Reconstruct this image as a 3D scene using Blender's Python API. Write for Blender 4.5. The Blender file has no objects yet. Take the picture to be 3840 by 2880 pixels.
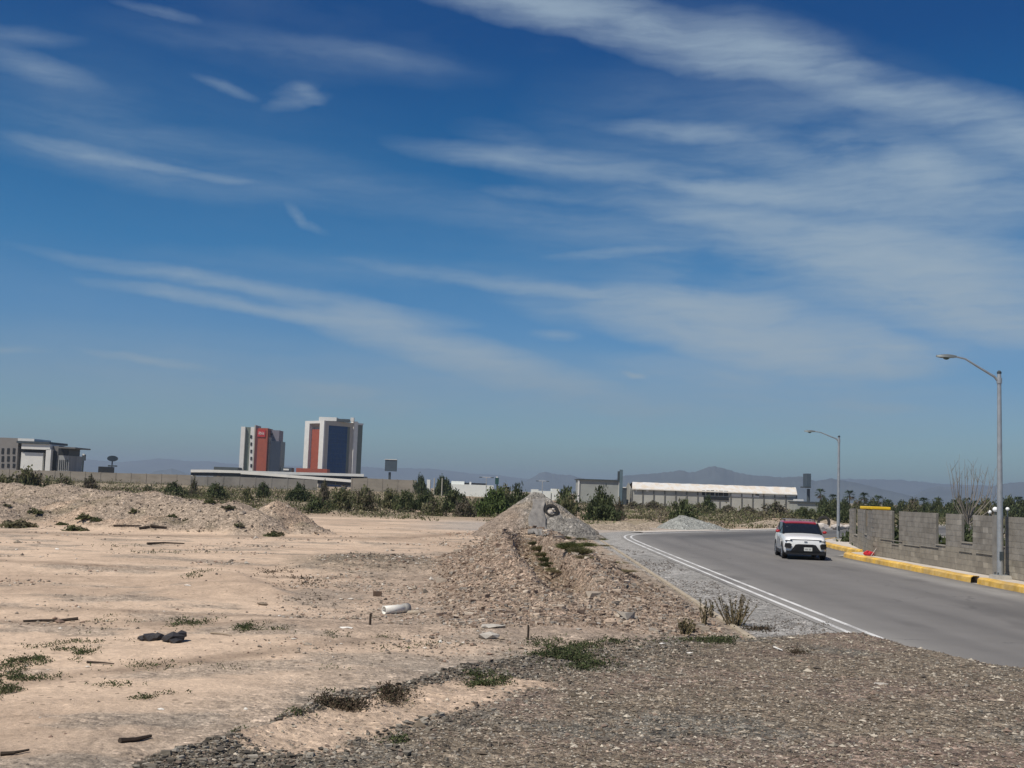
import bpy, bmesh, math, random
import numpy as np
from mathutils import Vector, Matrix
R = math.radians
random.seed(7); rng = np.random.default_rng(7)
scene = bpy.context.scene

# ------------------------------------------------------------------ camera
HAZE = 1.3e-4
CAM_H, PITCH, ROLL = 2.5, math.atan(230.5/2458), R(2.0)
cam_d = bpy.data.cameras.new("camera"); cam = bpy.data.objects.new("camera", cam_d)
scene.collection.objects.link(cam); scene.camera = cam
cam_d.lens = 40.0; cam_d.sensor_width = 36.0; cam_d.clip_end = 60000; cam_d.clip_start = .1
CM = Matrix.Rotation(R(90)+PITCH, 4, 'X') @ Matrix.Rotation(ROLL, 4, 'Z')
cam.matrix_world = Matrix.Translation((0, 0, CAM_H)) @ CM
RM = np.array(CM.to_3x3())
def ray(vx, vy):                                   # direction of a picture point (2212 px wide)
    d = RM @ np.array([(vx-1106)/2458, -(vy-829.5)/2458, -1.0]); return d
def P(vx, vy, Y):                                  # the point at distance Y ahead
    d = ray(vx, vy); return Vector((d[0]/d[1]*Y, Y, CAM_H+d[2]/d[1]*Y))
def G(vx, vy, z=0.0):                              # the point on a level z
    d = ray(vx, vy); t = (z-CAM_H)/d[2]; return Vector((d[0]*t, d[1]*t, z))

# ------------------------------------------------------------------ light
SUN_EL, SUN_AZ = R(56), R(-132)                     # azimuth from +Y towards +X
sd = Vector((math.sin(SUN_AZ)*math.cos(SUN_EL), math.cos(SUN_AZ)*math.cos(SUN_EL), math.sin(SUN_EL)))
sun_d = bpy.data.lights.new("sun", 'SUN'); sun_d.energy = 4.7; sun_d.angle = R(.53); sun_d.color = (1, .92, .80)
sun = bpy.data.objects.new("sun", sun_d); scene.collection.objects.link(sun)
sun.rotation_euler = sd.to_track_quat('Z', 'Y').to_euler()
scene.view_settings.view_transform = 'Standard'; scene.view_settings.look = 'None'
scene.view_settings.exposure = 0.0; scene.view_settings.gamma = 1.0
scene.cycles.volume_bounces = 0; scene.cycles.max_bounces = 6; scene.cycles.transparent_max_bounces = 8

class NT:                                           # small node helper
    def __init__(s, tree): s.t = tree; s.n = tree.nodes; s.l = tree.links
    def new(s, typ, ins=None, **kw):
        nd = s.n.new(typ)
        for k, v in kw.items(): setattr(nd, k, v)
        for k, v in (ins or {}).items():
            if isinstance(v, bpy.types.NodeSocket): s.l.new(v, nd.inputs[k])
            else: nd.inputs[k].default_value = v
        return nd
    def math(s, op, a, b=None, c=None, clamp=False):
        ins = {0: a}
        if b is not None: ins[1] = b
        if c is not None: ins[2] = c
        return s.new('ShaderNodeMath', ins, operation=op, use_clamp=clamp).outputs[0]
    def mix(s, f, a, b, blend='MIX'):
        nd = s.n.new('ShaderNodeMix'); nd.data_type = 'RGBA'; nd.blend_type = blend
        for k, v in ((0, f), (6, a), (7, b)):
            if isinstance(v, bpy.types.NodeSocket): s.l.new(v, nd.inputs[k])
            else: nd.inputs[k].default_value = (*v, 1) if isinstance(v, tuple) and len(v) == 3 else v
        return nd.outputs[2]
    def ramp(s, f, stops, interp='LINEAR'):
        nd = s.new('ShaderNodeValToRGB', {0: f}); cr = nd.color_ramp; cr.interpolation = interp
        while len(cr.elements) < len(stops): cr.elements.new(.5)
        for e, (p, c) in zip(cr.elements, stops):
            e.position = p; e.color = (*c, 1) if isinstance(c, tuple) else (c, c, c, 1)
        return nd.outputs[0]

world = bpy.data.worlds.new("World"); scene.world = world; world.use_nodes = True
w = NT(world.node_tree); w.n.clear()
sky = w.new('ShaderNodeTexSky', sky_type='NISHITA', sun_disc=False)
sky.sun_elevation = SUN_EL; sky.sun_rotation = SUN_AZ; sky.altitude = 1100; sky.dust_density = 1.2; sky.ozone_density = 2.0
tc = w.new('ShaderNodeTexCoord').outputs['Generated']
sx = w.new('ShaderNodeSeparateXYZ', {0: tc})
az = w.math('ARCTAN2', sx.outputs[0], sx.outputs[1])
el = w.math('ARCSINE', sx.outputs[2])
# the sky of that day: deep polarised blue overhead, paler towards the ground
tint = w.ramp(w.math('MULTIPLY', el, 1/1.0, clamp=True),
    [(0, (.40,.56,.64)), (.045, (.47,.66,.75)), (.085, (.43,.61,.76)), (.14, (.31,.60,.82)), (.20, (.15,.55,.80)), (.28, (.04,.45,.73)), (.39, (.01,.31,.64)), (1.0, (.01,.23,.55))])
base = w.mix(1.0, sky.outputs[0], tint, 'MULTIPLY')
ae = w.new('ShaderNodeCombineXYZ', {0: az, 1: el, 2: 0.0}).outputs[0]
n1 = w.new('ShaderNodeTexNoise', {'Vector': ae, 'Scale': 9.0, 'Detail': 6.0, 'Roughness': .6})
off = w.new('ShaderNodeVectorMath', {0: n1.outputs['Color'], 1: (.5, .5, .5)}, operation='SUBTRACT').outputs[0]
off = w.new('ShaderNodeVectorMath', {0: off, 1: (.050, .020, 0)}, operation='MULTIPLY').outputs[0]
aed = w.new('ShaderNodeVectorMath', {0: ae, 1: off}, operation='ADD').outputs[0]
def azel(vx, vy):
    d = ray(vx, vy); d = d/np.linalg.norm(d); return math.atan2(d[0], d[1]), math.asin(d[2])
STREAKS = [  # x0,y0,x1,y1 (picture), half width px, strength
 (880,-60,1420,70,50,.9), (1200,20,1700,125,62,.8), (1500,70,1780,120,70,.55), (1650,125,2080,235,52,.75), (2020,215,2320,330,70,.55), (2130,250,2300,330,60,.5),
 (900,315,1300,375,32,.5), (1150,340,1800,430,40,.45), (1000,270,1160,310,34,.16), (1330,270,1640,285,24,.5), (1560,330,1800,350,60,.3), (1740,290,1880,330,26,.3), (1800,390,2300,430,66,.75), (1920,330,2080,370,46,.5),
 (1060,415,1250,425,16,.4), (1230,410,1850,505,28,.45), (1480,395,1820,440,24,.5), (950,455,1500,500,50,.22), (1550,500,2300,560,70,.5), (1750,560,2350,680,95,1.15), (1900,640,2350,730,52,.9), (1600,520,1900,560,40,.3), (1210,552,1440,535,12,.42),
 (1180,640,1700,665,44,.55), (1330,670,1850,745,78,1.25), (1450,720,1990,780,56,1.1), (1700,760,2050,755,24,.7), (1640,790,1950,805,22,.5), (1370,785,1830,835,34,.55), (1880,775,1920,800,20,.4),
 (120,548,760,655,17,.5), (260,615,720,700,17,.8), (300,590,640,640,30,.25), (680,680,1300,850,48,1.1), (740,670,1000,700,22,.5), (620,640,900,740,50,.25), (820,575,1330,640,20,.45), (1080,620,1400,700,50,.3), (350,560,1100,590,40,.14),
 (50,300,340,355,20,.42), (280,345,520,388,11,.48), (300,300,1000,440,60,.14), (0,310,600,420,40,.18), (-60,95,200,190,30,.30), (-60,60,150,90,20,.22), (-50,200,380,300,90,.16),
 (430,165,540,202,13,.30), (580,222,705,205,18,.28), (600,195,690,178,18,.22), (640,175,700,212,20,.24), (260,8,410,40,12,.36), (300,60,980,150,46,.15), (640,85,960,140,24,.16), (610,445,650,485,14,.26), (640,475,700,500,12,.2),
 (200,755,430,795,10,.5), (-60,750,110,756,8,.42), (620,845,920,880,42,.5), (650,830,820,850,16,.4), (70,884,140,884,8,.45), (1352,808,1392,816,7,.7), (1160,720,1250,728,14,.4), (1300,880,1560,905,26,.36), (1780,868,1990,884,12,.36), (1270,968,1350,974,10,.3), (1250,380,2350,640,300,.22), (950,800,2400,960,90,.35), (-150,760,1300,900,110,.26), (1500,60,2400,420,120,.2), (1500,850,1900,880,30,.2), (470,818,500,824,6,.3), (900,560,2300,600,120,.10), (1300,250,2300,430,160,.14), (0,150,900,420,200,.05), (1600,430,2400,680,170,.35), (1350,650,2000,780,110,.4)]
tot = None
for (x0,y0,x1,y1,hw,st) in STREAKS:
    a0,e0 = azel(x0,y0); a1,e1 = azel(x1,y1)
    L = math.hypot(a1-a0,e1-e0)*.72; W = hw/2458*1.12
    mp = w.new('ShaderNodeMapping', {'Vector': aed}, vector_type='TEXTURE')
    mp.inputs['Location'].default_value = ((a0+a1)/2,(e0+e1)/2,0)
    mp.inputs['Rotation'].default_value = (0,0,math.atan2(e1-e0,a1-a0)); mp.inputs['Scale'].default_value = (L,W,1)
    g = w.new('ShaderNodeTexGradient', {0: mp.outputs[0]}, gradient_type='SPHERICAL').outputs[1]
    g = w.math('SMOOTHSTEP' if False else 'MULTIPLY', g, st)
    tot = g if tot is None else w.math('ADD', tot, g)
mp = w.new('ShaderNodeMapping', {'Vector': aed}); mp.inputs['Rotation'].default_value = (0,0,R(13)); mp.inputs['Scale'].default_value = (1.0,4.6,1)
f1 = w.new('ShaderNodeTexNoise', {'Vector': mp.outputs[0], 'Scale': 6.0, 'Detail': 9.0, 'Roughness': .6, 'Distortion': .35}).outputs[0]
fib = w.ramp(f1, [(.32, .35), (.46, .85), (.66, 1.4)])
mp2 = w.new('ShaderNodeMapping', {'Vector': aed}); mp2.inputs['Rotation'].default_value = (0,0,R(16)); mp2.inputs['Scale'].default_value = (1.0,3.2,1)
f2 = w.new('ShaderNodeTexNoise', {'Vector': mp2.outputs[0], 'Scale': 2.2, 'Detail': 7.0, 'Roughness': .6}).outputs[0]
mp3 = w.new('ShaderNodeMapping', {'Vector': aed}); mp3.inputs['Rotation'].default_value = (0,0,R(11)); mp3.inputs['Scale'].default_value = (1.0,8.0,1)
f3 = w.new('ShaderNodeTexNoise', {'Vector': mp3.outputs[0], 'Scale': 16.0, 'Detail': 6.0, 'Roughness': .6, 'Distortion': .2}).outputs[0]
fib = w.math('MULTIPLY', fib, w.ramp(f3, [(.33, .74), (.62, 1.18)]))
tot = w.math('MULTIPLY', tot, .80)
thin = w.math('MULTIPLY', w.math('SUBTRACT', f2, .54, clamp=True), .35)
dens = w.math('ADD', w.math('MULTIPLY', tot, fib), thin)
dens = w.math('MULTIPLY', w.math('SUBTRACT', 1.0, w.math('POWER', 2.718, w.math('MULTIPLY', dens, -1.55))), .86, clamp=True)
cloudc = w.ramp(w.math('MULTIPLY', el, 1.0, clamp=True), [(0, (2.1,2.7,3.1)), (.12, (3.6,4.35,4.9)), (.3, (3.7,4.7,5.6)), (1, (3.4,4.6,5.8))])
skyc = w.mix(dens, base, cloudc)
bg = w.new('ShaderNodeBackground', {0: skyc, 1: 0.10})
w.l.new(bg.outputs[0], w.new('ShaderNodeOutputWorld').inputs[0])
world.cycles.sampling_method = 'MANUAL'; world.cycles.sample_map_resolution = 512
# ------------------------------------------------------------------ materials
MATS = {}
def M(name, col, rough=.8, var=.12, scale=4.0, bump=0.0, metal=0.0, attr=False, spec=.35, trans=0.0, coat=0.0, stretch=None, col2=None, grime=0.0):
    if name in MATS: return MATS[name]
    m = bpy.data.materials.new(name); m.use_nodes = True; t = NT(m.node_tree); t.n.clear()
    out = t.new('ShaderNodeOutputMaterial'); bs = t.new('ShaderNodeBsdfPrincipled')
    bs.inputs['Roughness'].default_value = rough; bs.inputs['Metallic'].default_value = metal
    bs.inputs['Specular IOR Level'].default_value = spec; bs.inputs['Coat Weight'].default_value = coat
    co = t.new('ShaderNodeTexCoord').outputs['Object']
    if stretch: co = t.new('ShaderNodeMapping', {'Vector': co, 'Scale': stretch}).outputs[0]
    nz = t.new('ShaderNodeTexNoise', {'Vector': co, 'Scale': scale, 'Detail': 6.0, 'Roughness': .6}).outputs[0]
    if attr: c = t.new('ShaderNodeAttribute', attribute_name='Col').outputs['Color']
    else: c = t.new('ShaderNodeRGB').outputs[0]; c.default_value = (*col, 1)
    if col2 is not None: c = t.mix(t.ramp(nz, [(.42, 0.0), (.6, 1.0)]), c, col2)
    k = t.ramp(nz, [(.3, 1-var), (.7, 1+var*.6)])
    c = t.mix(1.0, c, k, 'MULTIPLY')
    if grime:
        n2 = t.new('ShaderNodeTexNoise', {'Vector': co, 'Scale': scale*.3, 'Detail': 4.0}).outputs[0]
        c = t.mix(t.math('MULTIPLY', t.ramp(n2, [(.4, 0.0), (.7, 1.0)]), grime), c, (.13,.11,.09))
    t.l.new(c, bs.inputs['Base Color'])
    if bump:
        b = t.new('ShaderNodeBump', {'Height': nz, 'Strength': bump, 'Distance': .05}); t.l.new(b.outputs[0], bs.inputs['Normal'])
    sh = bs.outputs[0]
    if trans:
        tr = t.new('ShaderNodeBsdfTranslucent'); t.l.new(c, tr.inputs[0])
        mx = t.new('ShaderNodeMixShader', {0: trans}); t.l.new(sh, mx.inputs[1]); t.l.new(tr.outputs[0], mx.inputs[2]); sh = mx.outputs[0]
    t.l.new(sh, out.inputs[0]); MATS[name] = m
    return m

# ------------------------------------------------------------------ object helpers
def put(o, parent=None):
    scene.collection.objects.link(o)
    if parent is not None: o.parent = parent
    return o
def tag(o, label, cat, group=None, kind=None):
    if kind: o['kind'] = kind
    if label: o['label'] = label
    if cat: o['category'] = cat
    if group: o['group'] = group
    return o
def thing(name, label, cat, loc=(0,0,0), rz=0.0, group=None):
    o = put(bpy.data.objects.new(name, None)); o.location = loc; o.rotation_euler = (0,0,rz); o.empty_display_size = .2
    return tag(o, label, cat, group)
def dup(o, loc=None, rz=None, sc=None, label=None, parent=None):
    c = o.copy(); scene.collection.objects.link(c)
    if parent is not None: c.parent = parent
    if loc is not None: c.location = loc
    if rz is not None: c.rotation_euler = (0,0,rz)
    if sc is not None: c.scale = sc
    if label: c['label'] = label
    for ch in list(o.children): dup(ch, parent=c)
    return c
def npmesh(name, V, F, mat, parent=None, col=None, smooth=False, fs=None):
    """V (n,3); F (m,k) array of one face size; col per vertex rgb"""
    V = np.asarray(V, np.float32); F = np.asarray(F, np.int32)
    me = bpy.data.meshes.new(name); n, k = F.shape
    me.vertices.add(len(V)); me.vertices.foreach_set('co', V.ravel())
    me.loops.add(n*k); me.loops.foreach_set('vertex_index', F.ravel())
    me.polygons.add(n); me.polygons.foreach_set('loop_start', np.arange(0, n*k, k, dtype=np.int32))
    me.polygons.foreach_set('loop_total', np.full(n, k, np.int32))
    me.polygons.foreach_set('use_smooth', np.full(n, bool(smooth)))
    me.update(calc_edges=True)
    if col is not None:
        a = me.color_attributes.new('Col', 'FLOAT_COLOR', 'POINT')
        c4 = np.ones((len(V), 4), np.float32); c4[:, :3] = col[:, :3]
        if col.shape[1] == 4: c4[:, 3] = col[:, 3]
        a.data.foreach_set('color', c4.ravel())
    me.materials.append(mat)
    return put(bpy.data.objects.new(name, me), parent)
class MB:
    def __init__(s): s.v = []; s.f = []
    def add(s, vs, fs):
        b = len(s.v); s.v += [tuple(v) for v in vs]; s.f += [tuple(b+i for i in f) for f in fs]; return s
    def box(s, c, d, rz=0.0, taper=1.0):
        x, y, z = c; a, b, h = d[0]/2, d[1]/2, d[2]/2; vs = []
        for k, t in ((-h, 1.0), (h, taper)):
            for p, q in ((-a,-b),(a,-b),(a,b),(-a,b)):
                p *= t; q *= t
                vs.append((x+p*math.cos(rz)-q*math.sin(rz), y+p*math.sin(rz)+q*math.cos(rz), z+k))
        return s.add(vs, [(3,2,1,0),(4,5,6,7),(0,1,5,4),(1,2,6,5),(2,3,7,6),(3,0,4,7)])
    def box2(s, x0,x1,y0,y1,z0,z1): return s.box(((x0+x1)/2,(y0+y1)/2,(z0+z1)/2), (x1-x0,y1-y0,z1-z0))
    def tube(s, pts, rad, n=10, cap=True):
        pts = [Vector(p) for p in pts]; N = len(pts)
        rad = rad if hasattr(rad, '__len__') else [rad]*N
        prev = None; rings = []
        for i, p in enumerate(pts):
            t = (pts[min(i+1,N-1)]-pts[max(i-1,0)]).normalized()
            if prev is None:
                u = t.cross(Vector((0,0,1))); u = u.normalized() if u.length > 1e-3 else Vector((1,0,0))
            else: u = (prev-t*prev.dot(t)).normalized()
            prev = u; v = t.cross(u)
            rings.append([p+(u*math.cos(2*math.pi*k/n)+v*math.sin(2*math.pi*k/n))*rad[i] for k in range(n)])
        vs = [q for r in rings for q in r]; fs = []
        for i in range(N-1):
            for k in range(n): fs.append((i*n+k, i*n+(k+1)%n, (i+1)*n+(k+1)%n, (i+1)*n+k))
        if cap: fs.append(tuple(range(n))[::-1]); fs.append(tuple((N-1)*n+k for k in range(n)))
        return s.add(vs, fs)
    def prism(s, pts, y0, y1):                     # outline in x,z swept along y
        n = len(pts); vs = [(x,y0,z) for x,z in pts]+[(x,y1,z) for x,z in pts]
        return s.add(vs, [tuple(range(n)), tuple(range(2*n-1,n-1,-1))]+[((i+1)%n, i, n+i, n+(i+1)%n) for i in range(n)])
    def lathe(s, prof, n=16, c=(0,0,0)):           # (r,z) profile round z
        vs = []; fs = []
        for r, z in prof:
            for k in range(n): vs.append((c[0]+r*math.cos(2*math.pi*k/n), c[1]+r*math.sin(2*math.pi*k/n), c[2]+z))
        for i in range(len(prof)-1):
            for k in range(n): fs.append((i*n+k, i*n+(k+1)%n, (i+1)*n+(k+1)%n, (i+1)*n+k))
        fs.append(tuple(range(n))[::-1]); fs.append(tuple((len(prof)-1)*n+k for k in range(n)))
        return s.add(vs, fs)
    def rock(s, c, d, seed=0, rz=0.0, n=2):
        r = random.Random(seed); bm = bmesh.new(); bmesh.ops.create_icosphere(bm, subdivisions=n, radius=1)
        pl = [(Vector((r.gauss(0,1), r.gauss(0,1), r.gauss(0,1))).normalized(), r.uniform(.62,.9)) for _ in range(9)]
        for v in bm.verts:
            for nn, dd in pl:
                q = v.co.dot(nn)
                if q > dd: v.co -= nn*(q-dd)
        vs = []
        for v in bm.verts:
            x, y, z = v.co.x*d[0]/2, v.co.y*d[1]/2, v.co.z*d[2]/2
            vs.append((c[0]+x*math.cos(rz)-y*math.sin(rz), c[1]+x*math.sin(rz)+y*math.cos(rz), c[2]+z))
        fs = [tuple(v.index for v in f.verts) for f in bm.faces]; bm.free()
        return s.add(vs, fs)
    def build(s, name, mat, parent=None, smooth=False, bevel=0.0):
        me = bpy.data.meshes.new(name); me.from_pydata(s.v, [], s.f); me.update()
        bm = bmesh.new(); bm.from_mesh(me); bmesh.ops.recalc_face_normals(bm, faces=bm.faces); bm.to_mesh(me); bm.free()
        if smooth:
            for p in me.polygons: p.use_smooth = True
            me.set_sharp_from_angle(angle=R(40))
        me.materials.append(mat); o = put(bpy.data.objects.new(name, me), parent)
        if bevel:
            b = o.modifiers.new('bevel', 'BEVEL'); b.width = bevel; b.segments = 2; b.limit_method = 'ANGLE'
        return o

# ------------------------------------------------------------------ numpy noise
def _h(ix, iy, seed):
    n = (ix.astype(np.int64)*374761393+iy.astype(np.int64)*668265263+seed*1442695041) & 0xffffffff
    n = ((n ^ (n >> 13))*1274126177) & 0xffffffff
    return ((n ^ (n >> 16)) & 0xffff)/65535.0
def vn(x, y, seed=0):
    x = np.asarray(x, float); y = np.asarray(y, float)
    ix = np.floor(x); iy = np.floor(y); fx = x-ix; fy = y-iy; fx = fx*fx*(3-2*fx); fy = fy*fy*(3-2*fy)
    a = _h(ix,iy,seed); b = _h(ix+1,iy,seed); c = _h(ix,iy+1,seed); d = _h(ix+1,iy+1,seed)
    return (a*(1-fx)+b*fx)*(1-fy)+(c*(1-fx)+d*fx)*fy
def fbm(x, y, o=4, seed=0, g=.5):
    s = 0.0; a = 1.0; t = 0.0
    for i in range(o):
        s = s+a*vn(x, y, seed+i*17); t += a; a *= g; x = x*2.03+11.7; y = y*2.03-5.3
    return s/t-.5                                   # -0.5 .. 0.5
def ss(a, b, x): t = np.clip((x-a)/(b-a), 0, 1); return t*t*(3-2*t)
def segd(x, y, pts, vals=None):                     # distance to a polyline, interpolated value there, signed side
    best = np.full(np.shape(x), 1e9); bv = np.zeros(np.shape(x)); sg = np.zeros(np.shape(x))
    for i in range(len(pts)-1):
        (x0,y0),(x1,y1) = pts[i], pts[i+1]; dx, dy = x1-x0, y1-y0
        t = np.clip(((x-x0)*dx+(y-y0)*dy)/(dx*dx+dy*dy), 0, 1)
        d = np.hypot(x-x0-t*dx, y-y0-t*dy); k = d < best
        best = np.where(k, d, best); sg = np.where(k, np.sign(dx*(y-y0)-dy*(x-x0)), sg)
        if vals is not None: bv = np.where(k, vals[i]*(1-t)+vals[i+1]*t, bv)
    return best, bv, sg                             # sg > 0: left of the path

# ------------------------------------------------------------------ lines of the place (metres)
OUT = [(6.45,2),(6.45,40),(6.5,60),(6.6,66),(6.95,70),(7.7,73.4),(9.2,76.8),(11.5,80.5),(15,85.6),(21,94),(32,110),(50,137),(80,182)]   # outer edge of the asphalt
INN = [(15.4,2),(15.4,52.6),(15.6,53.6),(16.6,54.4),(17.2,56),(17.35,60),(18.0,66),(19.3,71),(23,77.5),(30,86.5),(45,107.5),(70,143),(92,176)]
PLAT = [(-4.6,-6),(-3.4,5.0),(-2.75,8.2),(-1.35,13.0),(-.35,15.2),(1.0,17.6),(2.8,19.5),(4.6,21.0),(6.0,21.8),(6.9,22.0),(7.25,18.6),(7.7,16.6),(8.8,12.0),(9.8,6.0),(10.4,-6)]
RIDGE = [(1.9,67),(1.5,60),(1.0,50),(.7,42),(.9,34),(1.2,28),(1.5,23),(1.5,17)]
RIDH  = [.25,.5,.78,.92,.90,.70,.36,0]
TR = [(1.2,58),(.75,46),(.62,41),(1.0,31.5),(1.45,26.0),(1.7,24)]
MOUNDS = [ # vx, Y, top z, rx, ry
 (40,78,1.85,7,4),(150,76,1.9,6,4),(240,74,1.75,5,4),(330,72,1.6,5,4),(-200,70,1.8,7,5),(430,70,1.35,4,3.5),
 (90,66,1.3,4,3),(190,63,1.25,3,2.6),(285,62,1.62,3.4,3),(370,62,1.62,3.2,3),(440,60,1.45,2.6,2.6),(20,61,1.0,4,2.6),(520,60,1.45,2.0,2.4),
 (610,58.5,1.60,1.7,2.6),(640,59,1.2,1.5,2.2),(560,56,1.1,2.0,1.8),(480,56,.85,2.2,1.6),(345,56,.7,3,1.8),(670,57,.55,1.6,1.6),(-60,60,1.3,4,3)]
def inside(x, y, poly):
    c = np.zeros(np.shape(x), bool); n = len(poly)
    for i in range(n):
        (x0,y0),(x1,y1) = poly[i], poly[(i+1)%n]
        if y0 == y1: continue
        k = ((y0 > y) != (y1 > y)) & (x < (x1-x0)*(y-y0)/(y1-y0)+x0); c ^= k
    return c
def plat_d(x, y):                                   # signed distance inside the gravel platform
    d, _, _ = segd(x, y, PLAT); k = inside(x, y, PLAT); return np.where(k, d, -d)
def zones(x, y):
    z = {}
    do, _, so = segd(x, y, OUT); z['road_out'] = -so*do   # >0: road side
    di, _, si = segd(x, y, INN); z['road_in'] = si*di      # >0: road side
    w1 = fbm(x*.9, y*.9, 4, 5)*1.1; z['plat'] = plat_d(x, y)+w1*.9
    rd, rh, _ = segd(x, y, RIDGE, RIDH)
    z['rd'] = rd; z['rh'] = rh
    wl = 2.9-.95*ss(36,54,y)+.7*fbm(x*.4, y*.4, 3, 9); z['ridge'] = rh*np.clip(1-(rd/(wl+.25*rh))**1.45, 0, 1)
    z['ridge'] = np.where(z['road_out'] > -1.9, z['ridge']*ss(-1.4, -2.6, z['road_out']), z['ridge'])
    m = np.zeros(np.shape(x)); nx = fbm(x*.35, y*.35, 4, 21)
    for vx, Y, h, rx, ry in MOUNDS:
        X = (vx-1106)/2458*Y; q = ((x-X)/rx)**2+((y-Y)/ry)**2
        m = np.maximum(m, h*np.clip(1.02-.72*q**.62-.10*q+nx*.5*np.minimum(q,1), 0, 1.0))
    z['mound'] = m
    return z
def height(x, y, z=None, fine=True):
    x = np.asarray(x, float); y = np.asarray(y, float)
    if z is None: z = zones(x, y)
    r = np.hypot(x, y)
    base = ss(95, 290, y)*ss(25, -40, x)*.95*(y > 0) - .5*ss(150, 300, y)*ss(10, 60, x)
    rough = fbm(x*.25, y*.25, 5, 2)*.28*ss(80, 20, r)+fbm(x*.06, y*.06, 3, 3)*.6*ss(60, 140, y)
    low = ss(-2.0, -5.0, z['road_out'])
    h = base+rough*low-.012
    h += .10*ss(3.4, 0, np.abs(fbm(x*.12+y*.02, y*.45, 3, 31))*40)*low*0
    # gravelly hump and low sand bank in the left lot
    h += .30*np.exp(-(((x+4.3)/1.9)**2+((y-37.5)/3.2)**2))*(1+fbm(x*1.5,y*1.5,4,8))
    bd, bv, bs_ = segd(x, y, [(-8.6,33),(-7.2,30),(-5.6,26.5),(-4.4,24.5)], [0,.22,.2,0]); h += bv*np.exp(-(bd/np.where(bs_>0,.5,1.9))**2)
    if fine:
        h += z['mound']*(1+.28*fbm(x*.8, y*.8, 5, 41))+ss(.05,.4,z['mound'])*.28*fbm(x*1.6,y*1.6,4,44)
        h += z['ridge']*(1+.35*fbm(x*.9, y*.9, 5, 51))+ss(.03,.3,z['ridge'])*(.12*fbm(x*4,y*4,4,54)+.16*fbm(x*1.7,y*1.7,3,55))
    else: h += z['mound']+z['ridge']
    td, tv, _ = segd(x, y, TR, [.3,.75,.78,.66,.32,0]); h -= tv*np.exp(-(td/.60)**4)*(1.15+.5*fbm(x*2,y*2,3,81))
    h += .30*tv*np.exp(-((td-.95)/.4)**2)
    # the gravel platform the photographer stands on
    pz = .06+.60*ss(22, 5.5, y+.12*np.abs(x)*0)+.05*fbm(x*.7,y*.7,4,61)
    pz += .10*np.exp(-((z['plat']-.5)/.5)**2)*ss(21,14,y)*ss(3,0,x)
    k = ss(-.15, .75, z['plat']); k2 = ss(-.05,.35,z['plat'])
    k = np.where(x > 5.6, k2, k)
    h = h*(1-k)+np.maximum(pz, h)*k
    if fine:
        nr = ss(60, 25, r)
        h += .035*fbm(x*3, y*3, 4, 71)*nr*low+.03*fbm(x*9, y*9, 3, 72)*ss(.0,.5,z['plat'])*ss(30,15,r)
    # pavement side of the road: flat; keep everything below the asphalt inside it
    onroad = (z['road_out'] > .3) & (z['road_in'] > 0) & (k < .02)
    h = np.where(onroad, np.minimum(h, -.05), h)
    h = np.where((z['road_in'] <= 0) & (y < 125) & (y > 0), np.minimum(h, .02), h)
    h = np.where((z['road_out'] > -2.2) & (z['road_out'] <= .3) & (k < .02), np.minimum(h, -.006), h)
    return h
def gz(x, y): return float(height(np.array([x]), np.array([y]))[0])

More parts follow.
